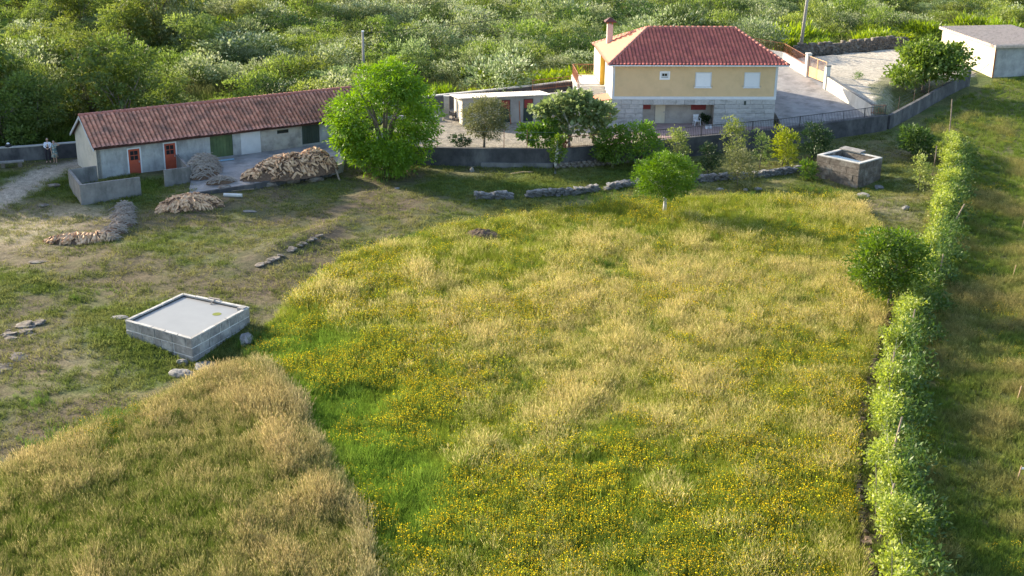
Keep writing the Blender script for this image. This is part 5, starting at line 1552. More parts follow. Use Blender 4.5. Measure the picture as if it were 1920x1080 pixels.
young(1722, 357, 1.3, 2.9, LM['young'], 39, 'slim sapling standing left of the vine row', n=900, sz=.17)
young(1712, 296, 3.2, 2.6, LM['vine_low'], 40, 'spreading green shrub below the corner of the garden wall', 'green_shrub', 'shrub', n=2800, sz=.24, up=.2, trunk=False)
young(1607, 152, .8, .95, LM['garden'], 41, 'tiny dark shrub on the pale road beyond the gate', 'small_shrub', 'shrub', n=260, sz=.14, trunk=False, z=2.25)
young(1530, 330, .9, .9, LM['citrus'], 43, 'low seedling bush between dark bush and cistern', 'small_shrub', 'shrub', n=260, sz=.14, trunk=False)
# round dense tree on a white trunk
x, y, z = at(1245, 404)
bl = [(0, 0, 2.85, 2.0, 1.9, 1.25), (-1.2, 0, 2.6, 1.0, 1.0, .9), (1.1, .2, 2.5, 1.0, 1.0, .9), (.1, 0, 3.5, 1.4, 1.3, .75), (-.4, -.6, 2.2, 1.3, 1.0, .8), (.6, -.6, 2.2, 1.1, 1.0, .8)]
tree('round_tree', (x, y, z), 'dense round bright green tree on a short white trunk at the meadow edge', 'tree',
     crown_mesh('crown', bl, 15000, .12, LM['round'], 15, per=12, clump=.12, shell=.66, lump=.2), limb_mesh(1.4, 2.8, 1.3, .12, 6, M['bark_pale'], 6))
# tree on the field boundary on the right
x, y, z = at(1666, 582)
r_ = random.Random(14)
bl = [(-.2 + 1.35 * math.cos(a_) * q_, 1.1 * math.sin(a_) * q_, 2.75 + 1.55 * w_, .85, .8, .65) for a_, q_, w_ in [(r_.uniform(0, 6.28), math.sqrt(max(0, 1 - w_ * w_)), w_) for w_ in [r_.uniform(-1, 1) for _ in range(26)]]] + [(-.2, 0, 2.75, 1.6, 1.4, 1.7)]
tree('oak_tree', (x, y, z), 'young oak with deep green lobed crown at the upper end of the stone edging', 'tree',
     crown_mesh('crown', bl, 12500, .16, LM['oak'], 17, per=12, clump=.15, shell=.55), limb_mesh(1.3, 3.6, 1.5, .11, 9, M['bark'], 7))
# tree in the garden beyond the wall
r_ = random.Random(15)
bl = [(r_.uniform(-2.6, 2.6), r_.uniform(-2.0, 2.0), r_.uniform(1.5, 3.8), 1.2, 1.1, .8) for _ in range(18)] + [(0, 0, 3.0, 2.4, 2.1, 1.4), (0, 0, 4.2, 1.3, 1.2, .7)]
tree('broad_leaved_tree', (38.4, 119.7, zl(38.4, 119.7)), 'wide dark green broad leaved tree in the garden beside the pale road', 'tree',
     crown_mesh('crown', bl, 9500, .30, LM['garden'], 19, per=10, clump=.24, aspect=.7), limb_mesh(1.1, 3.6, 2.4, .17, 12, M['bark'], 8))
link('foliage', crown_mesh('crown', [(0, 0, .62, .34, .34, .32), (.15, 0, .45, .28, .28, .2)], 500, .16, LM['dark'], 44, clump=.08), potplant)
# ivy clad stump at the wall
x, y, z = at(1041, 326)
t = empty('ivy_clad_post', (x, y, z), 'leaning old stump overgrown with ivy in front of the retaining wall', 'post')
mb = MB(); mb.tube([(0, 0, -.2), (.02, 0, .8), (.12, .1, 1.7), (.05, .2, 2.6)], [.17, .15, .12, .06], 8); mb.build('stump', M['bark_pale'], t, smooth=True)
link('ivy', crown_mesh('ivy', [(.15, .1, 1.7, .5, .4, .45), (.1, .2, 2.3, .4, .4, .5), (.0, .1, 1.2, .3, .3, .35), (.5, .2, 2.6, .4, .3, .3)], 1100, .17, LM['citrus'], 45, clump=.1), t)
t = empty('ground_shrub', (3.9, 96.4, 1.2), 'reddish brown dry shrub under the fig tree', 'shrub')
link('crown', crown_mesh('crown', [(0, 0, .35, .5, .35, .4), (-.3, 0, .25, .3, .3, .25)], 400, .16, leaf_mat('dry_leaf', (.22, .09, .04), (.34, .16, .08)), 46, clump=.1), t)

# vine row along the boundary
VR = [at(*p)[:2] for p in [(1690, 1150), (1678, 1040), (1660, 940), (1656, 840), (1663, 760), (1675, 690), (1696, 620), (1720, 555), (1744, 490), (1760, 430), (1772, 375), (1780, 320), (1784, 285)]]
vr_r = np.random.default_rng(5)
def along(pl, n, r_):
    seg = np.array([math.dist(a, b) for a, b in zip(pl[:-1], pl[1:])]); cs = np.r_[0, np.cumsum(seg)]
    s = r_.random(n) * cs[-1]; i = np.clip(np.searchsorted(cs, s) - 1, 0, len(seg) - 1)
    f = (s - cs[i]) / seg[i]; A = np.array(pl)
    P = A[i] + (A[i + 1] - A[i]) * f[:, None]; d = (A[i + 1] - A[i]) / seg[i][:, None]
    return P, d, s
vrow = empty('vine_row', (VR[0][0], VR[0][1], 0), 'long row of pale green vines on leaning posts between meadow and right field', 'vine row')
NV = 260
P, d, s = along(VR, NV, vr_r)
nrm = np.stack([d[:, 1], -d[:, 0]], -1)
gap = vnoise(s * .55, s * 0 + 2.0, 5)
top = 1.15 + .75 * gap + .35 * vr_r.random(NV)
off = vr_r.normal(0, .2, NV)
bl = []
for k in range(NV):
    q = P[k] + nrm[k] * off[k]
    r0 = vr_r.uniform(.26, .54)
    bl.append((q[0] - VR[0][0], q[1] - VR[0][1], zl(*q) + top[k] * vr_r.uniform(.35, 1.0), r0, r0 * 1.15, r0 * vr_r.uniform(.55, 1.0)))
link('foliage', crown_mesh('foliage', bl, 68000, .125, LM['vine'], 61, per=10, clump=.15, aspect=.6, shell=.35, lump=.3, tipbias=.2), vrow)
sb = MB()
for k in range(60):      # bare canes and old stems
    q = P[k] + nrm[k] * off[k]
    sb.tube([(q[0] - VR[0][0], q[1] - VR[0][1], zl(*q)), (q[0] - VR[0][0] + vr_r.normal(0, .15), q[1] - VR[0][1] + vr_r.normal(0, .2), zl(*q) + 1.0), (q[0] - VR[0][0] + vr_r.normal(0, .4), q[1] - VR[0][1] + vr_r.normal(0, .5), zl(*q) + vr_r.uniform(1.4, 2.2))], [.03, .022, .01], 5)
o = sb.build('stem', M['bark'], vrow); o['kind'] = 'stuff'
nC = 1700       # feathery growth at the foot, right side
P, d, s = along(VR, nC, vr_r); nrm = np.stack([d[:, 1], -d[:, 0]], -1)
off = vr_r.uniform(.3, 1.5, nC) * (1 + .3 * np.sin(s * 1.3)); zz = vr_r.uniform(.1, 1.5, nC) * np.clip(1.55 - off * .6, .2, 1.2)
base = np.c_[P + nrm * off[:, None], T(P[:, 0] + nrm[:, 0] * off, P[:, 1] + nrm[:, 1] * off) + zz]
ci = np.repeat(np.arange(nC), 12)
PP = base[ci] + vr_r.normal(size=(len(ci), 3)) * np.array([.2, .2, .14])
NN = np.c_[nrm[ci] * .5, np.full(len(ci), .8)]
V = leaf_quads(PP, NN, .24, vr_r, 0, .3, .2)
lv = np.clip(.5 + .25 * vr_r.normal(size=len(ci)), 0, 1)
o = link('undergrowth', mesh_np('undergrowth', V - np.array([VR[0][0], VR[0][1], 0]), np.arange(len(V)).reshape(-1, 4), [LM['vine_low']], {'lv': ('FACE', lv)}), vrow)
for k, (px, py, dx, h) in enumerate([(1663, 890, .35, 2.5), (1662, 745, .15, 2.2), (1775, 445, .9, 2.2), (1748, 330, .1, 2.3), (1779, 262, -.12, 3.4), (1700, 655, .2, 2.1), (1650, 1010, .3, 2.2), (1755, 540, .2, 2.0)]):
    x, y, z = at(px, py)
    mb = MB(); mb.tube([(0, 0, -.2), (dx * .5, 0, h * .55), (dx, .1, h)], [.055, .05, .042], 6); mb.build('post', M['wood'], vrow, (x - VR[0][0], y - VR[0][1], z))
mb = MB()
for h in (1.0, 1.4):
    mb.tube([(p[0] - VR[0][0], p[1] - VR[0][1], zl(*p) + h) for p in VR], .004, 4)
mb.build('wire', M['grey_metal'], vrow)
for k, (px, py) in enumerate([(1906, 752), (1905, 905), (1898, 520), (1915, 430)]):
    x, y, z = at(px, py)
    t = empty('wooden_stake', (x, y, z), ['thin orange stake in the right field, second from the front', 'thin orange stake in the right field with a white tag, frontmost', 'thin stake in the right field, third from the front', 'thin stake in the right field, farthest back'][k], 'stake', 'thin stakes in the right field')
    mb = MB(); mb.tube([(0, 0, -.1), (.12, 0, .75)], .022, 6); mb.build('shaft', M['log_face'], t)
    if k == 1:
        mb = MB(); mb.box(.1, -.01, .6, .26, .01, .68); mb.build('tag', M['plastic'], t)

# ------------------------------------------------------------------ hillside behind
def shrub_mesh(kind, seed, n=2600):
    r_ = random.Random(seed)
    if kind == 'bracken':
        bl = [(r_.uniform(-1, 1), r_.uniform(-1, 1), .35, .8, .8, .4) for _ in range(5)]
        return crown_mesh('crown', bl, n,   .26, LM['bracken'], seed, per=8, clump=.15, up=.7, aspect=.25, shell=.2)
    bl = [(r_.uniform(-.8, .8), r_.uniform(-.8, .8), r_.uniform(.45, .95), r_.uniform(.7, 1.1), r_.uniform(.7, 1.1), r_.uniform(.55, .85)) for _ in range(5)]
    return crown_mesh('crown', bl, n, .115, LM[kind], seed, per=12, clump=.12, up=.4, aspect=.5, shell=.68, lump=.16, tipbias=.42)
PROTO = {k: [shrub_mesh(k, 100 + 10 * i + j) for j in range(3)] for i, k in enumerate(['broom', 'pale', 'grey', 'bracken', 'gorse'])}

def hill_edge(x):
    return np.interp(x, [-90, -52, -41.5, -33, -14, -8, 2, 6.5, 8, 24, 29, 35, 40, 44, 46, 55, 62, 110], [90, 94, 97.5, 100, 109, 112.6, 116, 117.5, 127.5, 129, 137.6, 139.4, 142.6, 145, 146, 150, 140, 138])
# jittered planting positions
pts = []
yy = 96.0
hr = np.random.default_rng(77)
while yy < 262:
    step = 2.7 + .006 * (yy - 100)
    half = yy * .47 + 6
    xs = np.arange(-half, half, step)
    xs = xs + hr.uniform(-.8, .8, len(xs)); ys = yy + hr.uniform(-.8, .8, len(xs))
    pts.append(np.c_[xs, ys]); yy += step
pts = np.concatenate(pts)
pts = pts[(pts[:, 1] > hill_edge(pts[:, 0]) + np.where((pts[:, 0] < -31) & (pts[:, 0] > -41), 2.6, .6))]
# woodland area on the left keeps fewer shrubs
wood = (pts[:, 0] < -22 - (pts[:, 1] - 105) * .27) & (pts[:, 1] < 215)
dens = fbm(pts[:, 0], pts[:, 1], 7, 66)
keep = hr.random(len(pts)) < np.where(wood, .45, np.where(dens > .36, .95, .62))
pts = pts[keep]; dens = dens[keep]
kn = fbm(pts[:, 0], pts[:, 1], 9, 88); kr = hr.random(len(pts))
edge = pts[:, 1] - hill_edge(pts[:, 0])
kind = np.where((edge < 7) & (pts[:, 0] > -12) & (kr < .8), 3, np.where(kn + .25 * (kr - .5) > .58, 1, np.where(kn + .3 * (kr - .5) < .36, 2, np.where(kr > .88, 3, 0))))
sc = hr.uniform(.9, 2.0, len(pts)) * np.where(kind == 3, .95, 1.0)
sc *= np.where((kr > .93) & (kind != 3), 1.5, 1.0)
order = np.argsort(pts[:, 1] / (sc + .4))
kind = np.where((hr.random(len(pts)) < .16) & (kind != 3), 4, kind)
KN = ['broom', 'pale', 'grey', 'bracken', 'gorse']
LAB = {'broom': ('broom_shrub', 'green feathery broom shrub among many on the hillside behind the buildings', 'shrub', 'green broom shrubs on the hillside'),
       'pale': ('flowering_shrub', 'pale shrub covered in whitish blossom on the hillside behind the buildings', 'shrub', 'whitish flowering shrubs on the hillside'),
       'grey': ('grey_shrub', 'dull grey green shrub among many on the hillside behind the buildings', 'shrub', 'grey green shrubs on the hillside'),
       'gorse': ('gorse_bush', 'dark green gorse bush between paler shrubs on the hillside behind the buildings', 'bush', 'dark gorse bushes on the hillside'),
       'bracken': ('bracken_clump', 'bright yellow green clump of bracken along the foot of the hillside', 'bracken', 'bracken clumps on the hillside')}
cnt = {k: 0 for k in KN}
rest = []
for i in order:
    k = KN[kind[i]]
    x, y = pts[i]
    vis = abs(x) < y * .405 + 1
    if vis and cnt[k] < {'grey': 90, 'gorse': 80}.get(k, 110):
        cnt[k] += 1
        nm, lab, cat, grp = LAB[k]
        o = link(nm, PROTO[k][i % 3]); o.location = (x, y, zl(x, y) - .05); s_ = sc[i]
        o.scale = (s_ * hr.uniform(.75, 1.4), s_ * hr.uniform(.75, 1.4), s_ * hr.uniform(.65, 1.3)); o.rotation_euler = (0, 0, hr.uniform(0, 6.28))
        tag(o, lab, cat, grp)
    else:
        rest.append(i)

# ------------------------------------------------------------------ scattering (grass, flowers, far scrub) as geometry nodes on a point mesh
def scatter(name, P, scale, idx, tint, tipc, templates, rot=None, tilt=None):
    n = len(P)
    me = bpy.data.meshes.new(name)
    me.vertices.add(n); me.vertices.foreach_set('co', np.asarray(P, np.float32).ravel())
    def att(nm, typ, val, key):
        a = me.attributes.new(nm, typ, 'POINT'); a.data.foreach_set(key, np.asarray(val).ravel())
    sr = np.random.default_rng(len(P))
    rv = np.zeros((n, 3), np.float32); rv[:, 2] = sr.uniform(0, 6.28, n)
    if tilt is not None: rv[:, 0] = sr.normal(0, tilt, n); rv[:, 1] = sr.normal(0, tilt, n)
    att('rot', 'FLOAT_VECTOR', rv, 'vector')
    sc3 = np.asarray(scale, np.float32)
    if sc3.ndim == 1: sc3 = np.repeat(sc3[:, None], 3, 1)
    att('scl', 'FLOAT_VECTOR', sc3, 'vector')
    att('idx', 'INT', np.asarray(idx, np.int32), 'value')
    for nm, c in (('tint', tint), ('tipc', tipc)):
        c4 = np.c_[np.asarray(c, np.float32), np.ones(n, np.float32)]
        att(nm, 'FLOAT_COLOR', c4.astype(np.float32), 'color')
    o = link(name, me); o['kind'] = 'stuff'
    ng = bpy.data.node_groups.new(name, 'GeometryNodeTree')
    ng.interface.new_socket('Geometry', in_out='INPUT', socket_type='NodeSocketGeometry')
    ng.interface.new_socket('Geometry', in_out='OUTPUT', socket_type='NodeSocketGeometry')
    N, L = ng.nodes, ng.links
    gi, go = N.new('NodeGroupInput'), N.new('NodeGroupOutput')
    ip = N.new('GeometryNodeInstanceOnPoints')
    jn = N.new('GeometryNodeJoinGeometry')
    for tm in reversed(templates):
        to = bpy.data.objects.new('tuft_source', tm)
        oi = N.new('GeometryNodeObjectInfo'); oi.inputs['Object'].default_value = to; oi.inputs['As Instance'].default_value = False
        g2 = N.new('GeometryNodeGeometryToInstance')
        L.new(oi.outputs['Geometry'], g2.inputs[0]); L.new(g2.outputs[0], jn.inputs[0])
    def na(nm, typ):
        a = N.new('GeometryNodeInputNamedAttribute'); a.data_type = typ; a.inputs['Name'].default_value = nm
        return a.outputs['Attribute']
    L.new(gi.outputs[0], ip.inputs['Points']); L.new(jn.outputs[0], ip.inputs['Instance'])
    ip.inputs['Pick Instance'].default_value = True
    L.new(na('idx', 'INT'), ip.inputs['Instance Index'])
    er = N.new('FunctionNodeEulerToRotation'); L.new(na('rot', 'FLOAT_VECTOR'), er.inputs[0]); L.new(er.outputs[0], ip.inputs['Rotation'])
    L.new(na('scl', 'FLOAT_VECTOR'), ip.inputs['Scale'])
    L.new(ip.outputs[0], go.inputs[0])
    md = o.modifiers.new('scatter', 'NODES'); md.node_group = ng
    return o

TM = tuft_mat('grass_blade')
def tuft(seed, n, h, rad, w, bend=.35, head=0.0, headw=.03):
    """n blades within rad; blade = two quads; head: share of blades carrying a seed head"""
    r_ = np.random.default_rng(seed)
    V, F, hk, lv = [], [], [], []
    nb = 0
    for i in range(n):
        a, q = r_.uniform(0, 6.28), rad * math.sqrt(r_.random())
        b = np.array([q * math.cos(a), q * math.sin(a), 0.0])
        az = a + r_.normal(0, .8); L_ = h * r_.uniform(.6, 1.15); bd = bend * r_.uniform(.3, 1.2) * L_
        d = np.array([math.cos(az), math.sin(az), 0]); s = np.array([-d[1], d[0], 0]); up = np.array([0, 0, 1.0])
        t = r_.uniform(0, 3.14); s = s * math.cos(t) + d * math.sin(t)
        p1 = b + up * L_ * .55 + d * bd * .3; p2 = b + up * L_ * .95 + d * bd
        v = [b - s * w / 2, b + s * w / 2, p1 + s * w * .42, p1 - s * w * .42, p2 + s * w * .08, p2 - s * w * .08]
        V += v; F += [(nb, nb + 1, nb + 2, nb + 3), (nb + 3, nb + 2, nb + 4, nb + 5)]; hk += [0, 0, .45, .45, .9, .9]; k = r_.random(); lv += [k, k]
        nb += 6
        if r_.random() < head:
            hd = (p2 - p1); hd /= np.linalg.norm(hd)
            c0 = p2 - hd * .04; c1 = p2 + hd * .12 * (h / .6)
            m_ = (c0 + c1) / 2
            for sv in (s, np.cross(s, hd)):
                V += [c0, m_ + sv * headw, c1, m_ - sv * headw]; F += [(nb, nb + 1, nb + 2, nb + 3)]; hk += [1, 1, 1, 1]; lv += [r_.random()]
                nb += 4
    return mesh_np('tuft', np.array(V), np.array(F), [TM], {'hk': ('POINT', np.array(hk)), 'lv': ('FACE', np.array(lv))})
def flower_tuft(seed, n, h, rad, size):
    r_ = np.random.default_rng(seed)
    V, F, hk, lv = [], [], [], []; nb = 0
    for i in range(n):
        a, q = r_.uniform(0, 6.28), rad * math.sqrt(r_.random())
        b = np.array([q * math.cos(a), q * math.sin(a), 0.0]); L_ = h * r_.uniform(.7, 1.15)
        p = b + np.array([r_.normal(0, .05), r_.normal(0, .05), L_]); w = .006
        V += [b - [w, 0, 0], b + [w, 0, 0], p + [w, 0, 0], p - [w, 0, 0]]; F += [(nb, nb + 1, nb + 2, nb + 3)]; hk += [0, 0, 0, 0]; lv += [.5]; nb += 4
        n1 = np.array([r_.normal(0, .5), r_.normal(-.25, .5), 1.0]); n1 /= np.linalg.norm(n1)
        u = np.cross(n1, [1, 0, .2]); u /= np.linalg.norm(u); v = np.cross(n1, u); s = size * r_.uniform(.7, 1.25)
        for rr in (0, .785):
            uu, vv = u * math.cos(rr) + v * math.sin(rr), -u * math.sin(rr) + v * math.cos(rr)
            q_ = p + n1 * (.004 * (rr > 0))
            V += [q_ - uu * s, q_ - vv * s, q_ + uu * s, q_ + vv * s]; F += [(nb, nb + 1, nb + 2, nb + 3)]; hk += [1, 1, 1, 1]; lv += [r_.random()]; nb += 4
    return mesh_np('flowers', np.array(V), np.array(F), [TM], {'hk': ('POINT', np.array(hk)), 'lv': ('FACE', np.array(lv))})

TALL = [tuft(i, 24, .50, .19, .012, .35, .6, .008) for i in range(4)]
GREEN = [tuft(10 + i, 26, .40, .19, .016, .45, .08, .008) for i in range(3)]
SHORT = [tuft(20 + i, 16, .11, .16, .016, .7) for i in range(3)]
FLOW = [flower_tuft(30 + i, 12, .5, .28, .017) for i in range(3)]

def dens_pts(poly, per_m2, r_, fall=None):
    A = np.array(poly); x0, y0 = A.min(0); x1, y1 = A.max(0)
    n = int((x1 - x0) * (y1 - y0) * per_m2)
    x, y = r_.uniform(x0, x1, n), r_.uniform(y0, y1, n)
    k = inpoly(x, y, poly) & (y > 33.5) & (np.abs(x) < y * .46 + 2)
    if fall is not None: k &= r_.random(n) < fall(x, y)
    return x[k], y[k]

fr = np.random.default_rng(99)
def lerp3(a, b, t): return np.asarray(a)[None] * (1 - t)[:, None] + np.asarray(b)[None] * t[:, None]
def mixc(c, b, t): return c * (1 - t)[:, None] + np.asarray(b)[None] * t[:, None]
def jit(c, a=.18): return np.clip(c * (1 + fr.normal(0, a, len(c)))[:, None], .004, .9)

# --- main meadow
near = lambda x, y: np.clip(1.15 - (y - 36) / 75, .42, 1)
x, y = dens_pts(FIELD, 56, fr, near)
wx_, wy_ = x + 1.6 * (fbm(x, y, 5, 61) - .5), y + 1.6 * (fbm(x, y, 5, 62) - .5)
n1 = fbm(wx_ + .25 * wy_, wy_ * .62, 1.7, 71, 6); n2 = fbm(x, y, .9, 73, 3); n3 = fbm(x, y, 7, 75)
dry = sstep(.30, .74, .55 * n1 + .2 * n2 + .25 * n3 + .10 * spots(x, y, [(1000, 560, 8, .8), (1150, 620, 9, .6), (1300, 560, 8, .9), (1200, 480, 7, .8), (1450, 520, 6, .7), (1550, 600, 5, .6), (1100, 750, 7, .6), (900, 850, 4, .3), (1060, 440, 3, 1), (1590, 395, 2.5, 1.6), (850, 560, 5, .3)])
            - .16 * spots(x, y, [(600, 760, 4, 1.2), (560, 640, 3, 1.2), (680, 900, 3.5, 1.2), (760, 1000, 4, .8), (1300, 1000, 5, .7), (1500, 900, 4, .6), (800, 480, 6, 1.0), (950, 500, 4, .8), (1450, 440, 6, .5), (1100, 400, 8, .6), (700, 660, 3, .4), (1560, 780, 3, .5), (1590, 650, 3, .4), (1300, 390, 6, .8)]))
vivid = np.clip(spots(x, y, [(610, 760, 4.2, 1.0), (570, 650, 3.2, 1.1), (680, 860, 3.4, 1.0), (740, 960, 3.0, .9), (1130, 840, 3, .5), (1280, 1010, 4, .5), (750, 1000, 3, .8)]), 0, 1)
gcl = lerp3((.245, .285, .034), (.175, .27, .034), vivid)
tall = fr.random(len(x)) < np.clip(.07 + .42 * dry - .3 * vivid, 0, .9)
base = mixc(gcl, (.37, .335, .075), np.where(tall, .35 + .4 * dry, .25 * dry))
tip = np.where(tall[:, None], mixc(gcl * 1.3, (.72, .60, .29), np.clip(.45 + .4 * dry + fr.normal(0, .15, len(x)), 0, 1)), mixc(gcl * 1.25, (.45, .42, .13), .4 * dry))
n4 = fbm(wx_ - .3 * wy_, wy_ * .6, 1.3, 79, 4)
scl = (.25 + .85 * n1 + .65 * n4 + .35 * (n3 - .5)) * fr.uniform(.8, 1.25, len(x))
ed = sstep(1.1, .0, segdist(x, y, FIELD[:12]))
sclv = np.stack([scl * 1.05, scl * 1.05, scl * (1 - .3 * ed)], -1)
hk_ = segdist(x, y, HEDGE_L) > .22
x, y, base, tip, dry, vivid, sclv = x[hk_], y[hk_], base[hk_], tip[hk_], dry[hk_], vivid[hk_], sclv[hk_]
scatter('meadow_grass', np.c_[x, y, T(x, y) - .02], sclv, np.where(tall[hk_], fr.integers(0, 4, len(x)), 4 + fr.integers(0, 3, len(x))), jit(base), jit(tip), TALL + GREEN, tilt=.14)
# --- flowers
x, y = dens_pts(FIELD, 30, fr, near)
fm = spots(x, y, [(560, 590, 3, 1), (640, 560, 3, .8), (720, 620, 4, .8), (780, 700, 3.5, .8), (700, 700, 3, .8), (950, 590, 3, 1), (830, 790, 2.5, 1), (800, 640, 3, .6), (1130, 490, 2, 1), (1270, 570, 2.5, .8), (1180, 405, 2.6, 1.3), (1230, 415, 2, 1), (1550, 900, 3, 1.5),
                  (1480, 960, 4, .7), (1300, 900, 4, .4), (1380, 1010, 4, .6), (1100, 1000, 4, .4), (950, 1010, 3, .7), (1000, 900, 4, .5), (1570, 780, 2, .9), (1500, 700, 4, .4), (1430, 640, 4, .4), (660, 520, 3, .7), (740, 490, 3, .5), (1580, 460, 3, .8), (1480, 395, 4, .5), (1000, 400, 3, .4), (900, 1040, 4, .4)])
fn = fbm(x, y, 1.7, 83, 4)
k = fr.random(len(x)) < np.clip((fm * .95 + .24) * sstep(.38, .66, fn + .08 * np.clip(fm, 0, 1)), 0, .8)
x, y = x[k], y[k]
scatter('yellow_flowers', np.c_[x, y, T(x, y)], fr.uniform(.65, 1.35, len(x)), fr.integers(0, 3, len(x)), jit(np.tile((.17, .22, .04), (len(x), 1))), jit(np.tile((.88, .62, .02), (len(x), 1)), .22), FLOW, tilt=.1)
# --- left tall dry meadow on its bank
x, y = dens_pts(MEADOW, 60, fr)
n1 = fbm(x + .2 * y, y * .6, 1.6, 101, 5); n3 = fbm(x, y, 4, 103)
edge_r = segdist(x, y, MEADOW[4:10])
dry = np.clip(sstep(.26, .78, .65 * n1 + .35 * n3 + .06 * spots(x, y, [(450, 750, 3.5, 1.2), (560, 850, 3, 1.2), (250, 820, 3, .9), (600, 1000, 3, 1.2), (350, 800, 3, 1), (640, 950, 2, 1.2)]) - .06 * spots(x, y, [(300, 1000, 4, 1.3), (120, 980, 4, .9), (430, 930, 2.4, .9), (200, 1060, 4, 1.0), (420, 1060, 3, .9)])), 0, 1)
tall = fr.random(len(x)) < np.clip(.16 + .44 * dry, 0, .9)
g0 = np.tile((.13, .17, .03), (len(x), 1))
base = mixc(g0, (.30, .26, .09), np.where(tall, .4 + .3 * dry, .2 * dry))
tip = np.where(tall[:, None], mixc(g0 * 1.3, (.58, .46, .23), np.clip(.45 + .4 * dry + fr.normal(0, .15, len(x)), 0, 1)), mixc(g0 * 1.3, (.40, .36, .13), .5 * dry))
tip = mixc(tip, (.52, .47, .36), sstep(.9, .2, edge_r) * .2)
scl = (.35 + 1.0 * n1) * fr.uniform(.8, 1.2, len(x))
sclv = np.stack([scl, scl, scl * (1.15 + .2 * sstep(1.2, 0, edge_r))], -1)
scatter('dry_meadow_grass', np.c_[x, y, T(x, y) - .02], sclv, np.where(tall, fr.integers(0, 4, len(x)), 4 + fr.integers(0, 3, len(x))), jit(base), jit(tip), TALL + GREEN, tilt=.14)
# --- right field, mown and thinner
x, y = dens_pts(RIGHTF, 30, fr, lambda x, y: np.clip(1.1 - (y - 36) / 95, .3, 1))
k = (x < 62); x, y = x[k], y[k]
n1 = fbm(x, y, 3, 111, 4); n2 = fbm(x, y, 1.2, 113)
dry = sstep(.36, .72, .65 * n1 + .35 * n2 + .08 * spots(x, y, [(1860, 600, 5, 1), (1880, 180, 5, .8), (1850, 470, 4, .8)]) - .1 * spots(x, y, [(1860, 260, 7, 1), (1800, 1000, 4, 1), (1840, 760, 3, .6)]))
base = lerp3((.135, .20, .03), (.25, .23, .07), dry * .7); tip = lerp3((.19, .265, .045), (.42, .35, .15), dry * .9)
scl = fr.uniform(.5, .95, len(x)) * (.6 + .7 * n1)
scatter('right_field_grass', np.c_[x, y, T(x, y) - .02], np.stack([scl * 1.3, scl * 1.3, scl], -1), np.where(dry > .6, fr.integers(0, 4, len(x)), 4 + fr.integers(0, 3, len(x))), jit(base), jit(tip), TALL + GREEN, tilt=.2)
x, y = dens_pts(RIGHTF, 5, fr)
k = (x < 60) & (fr.random(len(x)) < sstep(.55, .7, fbm(x, y, 2.2, 121))); x, y = x[k], y[k]
scatter('field_flowers', np.c_[x, y, T(x, y)], fr.uniform(.6, .9, len(x)), fr.integers(0, 3, len(x)), jit(np.tile((.11, .16, .035), (len(x), 1))), jit(np.tile((.72, .52, .03), (len(x), 1)), .15), FLOW, tilt=.1)
x, y = dens_pts(HEDGE_L + VR[::-1], 30, fr)
k = fr.random(len(x)) < .75; x, y = x[k], y[k]
b = lerp3((.14, .19, .035), (.26, .25, .09), sstep(.4, .6, fbm(x, y, 1.2, 191)))
scatter('vine_row_grass', np.c_[x, y, T(x, y) - .02], fr.uniform(.5, 1.0, len(x)), fr.integers(0, 3, len(x)), jit(b), jit(b * 1.4), GREEN, tilt=.2)
x, y = dens_pts(FIELD, .45, fr)
b = np.tile((.10, .165, .03), (len(x), 1)); n_ = len(x)
x = np.repeat(x, 7) + fr.normal(0, .22, n_ * 7); y = np.repeat(y, 7) + fr.normal(0, .3, n_ * 7); b = np.repeat(b, 7, 0)
k = inpoly(x, y, FIELD); x, y, b = x[k], y[k], b[k]
scatter('meadow_weeds', np.c_[x, y, T(x, y) - .02], fr.uniform(.7, 1.35, len(x)), fr.integers(0, 3, len(x)), jit(b), jit(b * 1.4), GREEN, tilt=.3)
# --- short turf of the yard and the ground under the trees
YARD = [(-60, 36), (-18.5, 47), (-11, 57), (-11.5, 66), (-3.5, 81), (8, 87.5), (24, 89), (23.5, 79), (22.5, 71), (28, 82), (34, 100), (33, 108), (21, 102.5), (10.5, 97.6), (3.1, 95.2), (-6.6, 95.4), (-12.5, 98), (-13, 93), (-20, 87), (-25, 90), (-26.5, 90), (-30, 96), (-60, 93)]
x, y = dens_pts(YARD, 34, fr, lambda x, y: np.clip(1.1 - (y - 45) / 90, .45, 1))
gc = ground_colour(x, y)
grn = sstep(.0, .05, gc[:, 1] - gc[:, 0] * .92)
tk = ~inpoly(x, y, [A_, D_, C_, B_]) & ~inpoly(x, y, [sl_, sfr, srr, sb_])
k = tk & (fr.random(len(x)) < np.clip(.36 + .8 * grn, 0, 1) * sstep(.28, .48, fbm(x, y, 1.6, 131) + .15 * grn)) & (segdist(x, y, PATHL) > .8)
x, y, gc, grn = x[k], y[k], gc[k], grn[k]
n1 = fbm(x, y, 2, 133)
dry = sstep(.4, .65, n1) * (1 - .6 * grn)
base = mixc(gc * .4 + np.array([.13, .17, .035]) * .65, (.26, .23, .09), dry * .55)
base *= 1.0
scl = fr.uniform(.7, 1.6, len(x)) * (.6 + .9 * fbm(x, y, 1.5, 135))
scatter('yard_turf', np.c_[x, y, T(x, y) - .01], np.stack([scl * 1.3, scl * 1.3, scl], -1), fr.integers(0, 3, len(x)), jit(base), jit(base * 1.2), SHORT, tilt=.2)
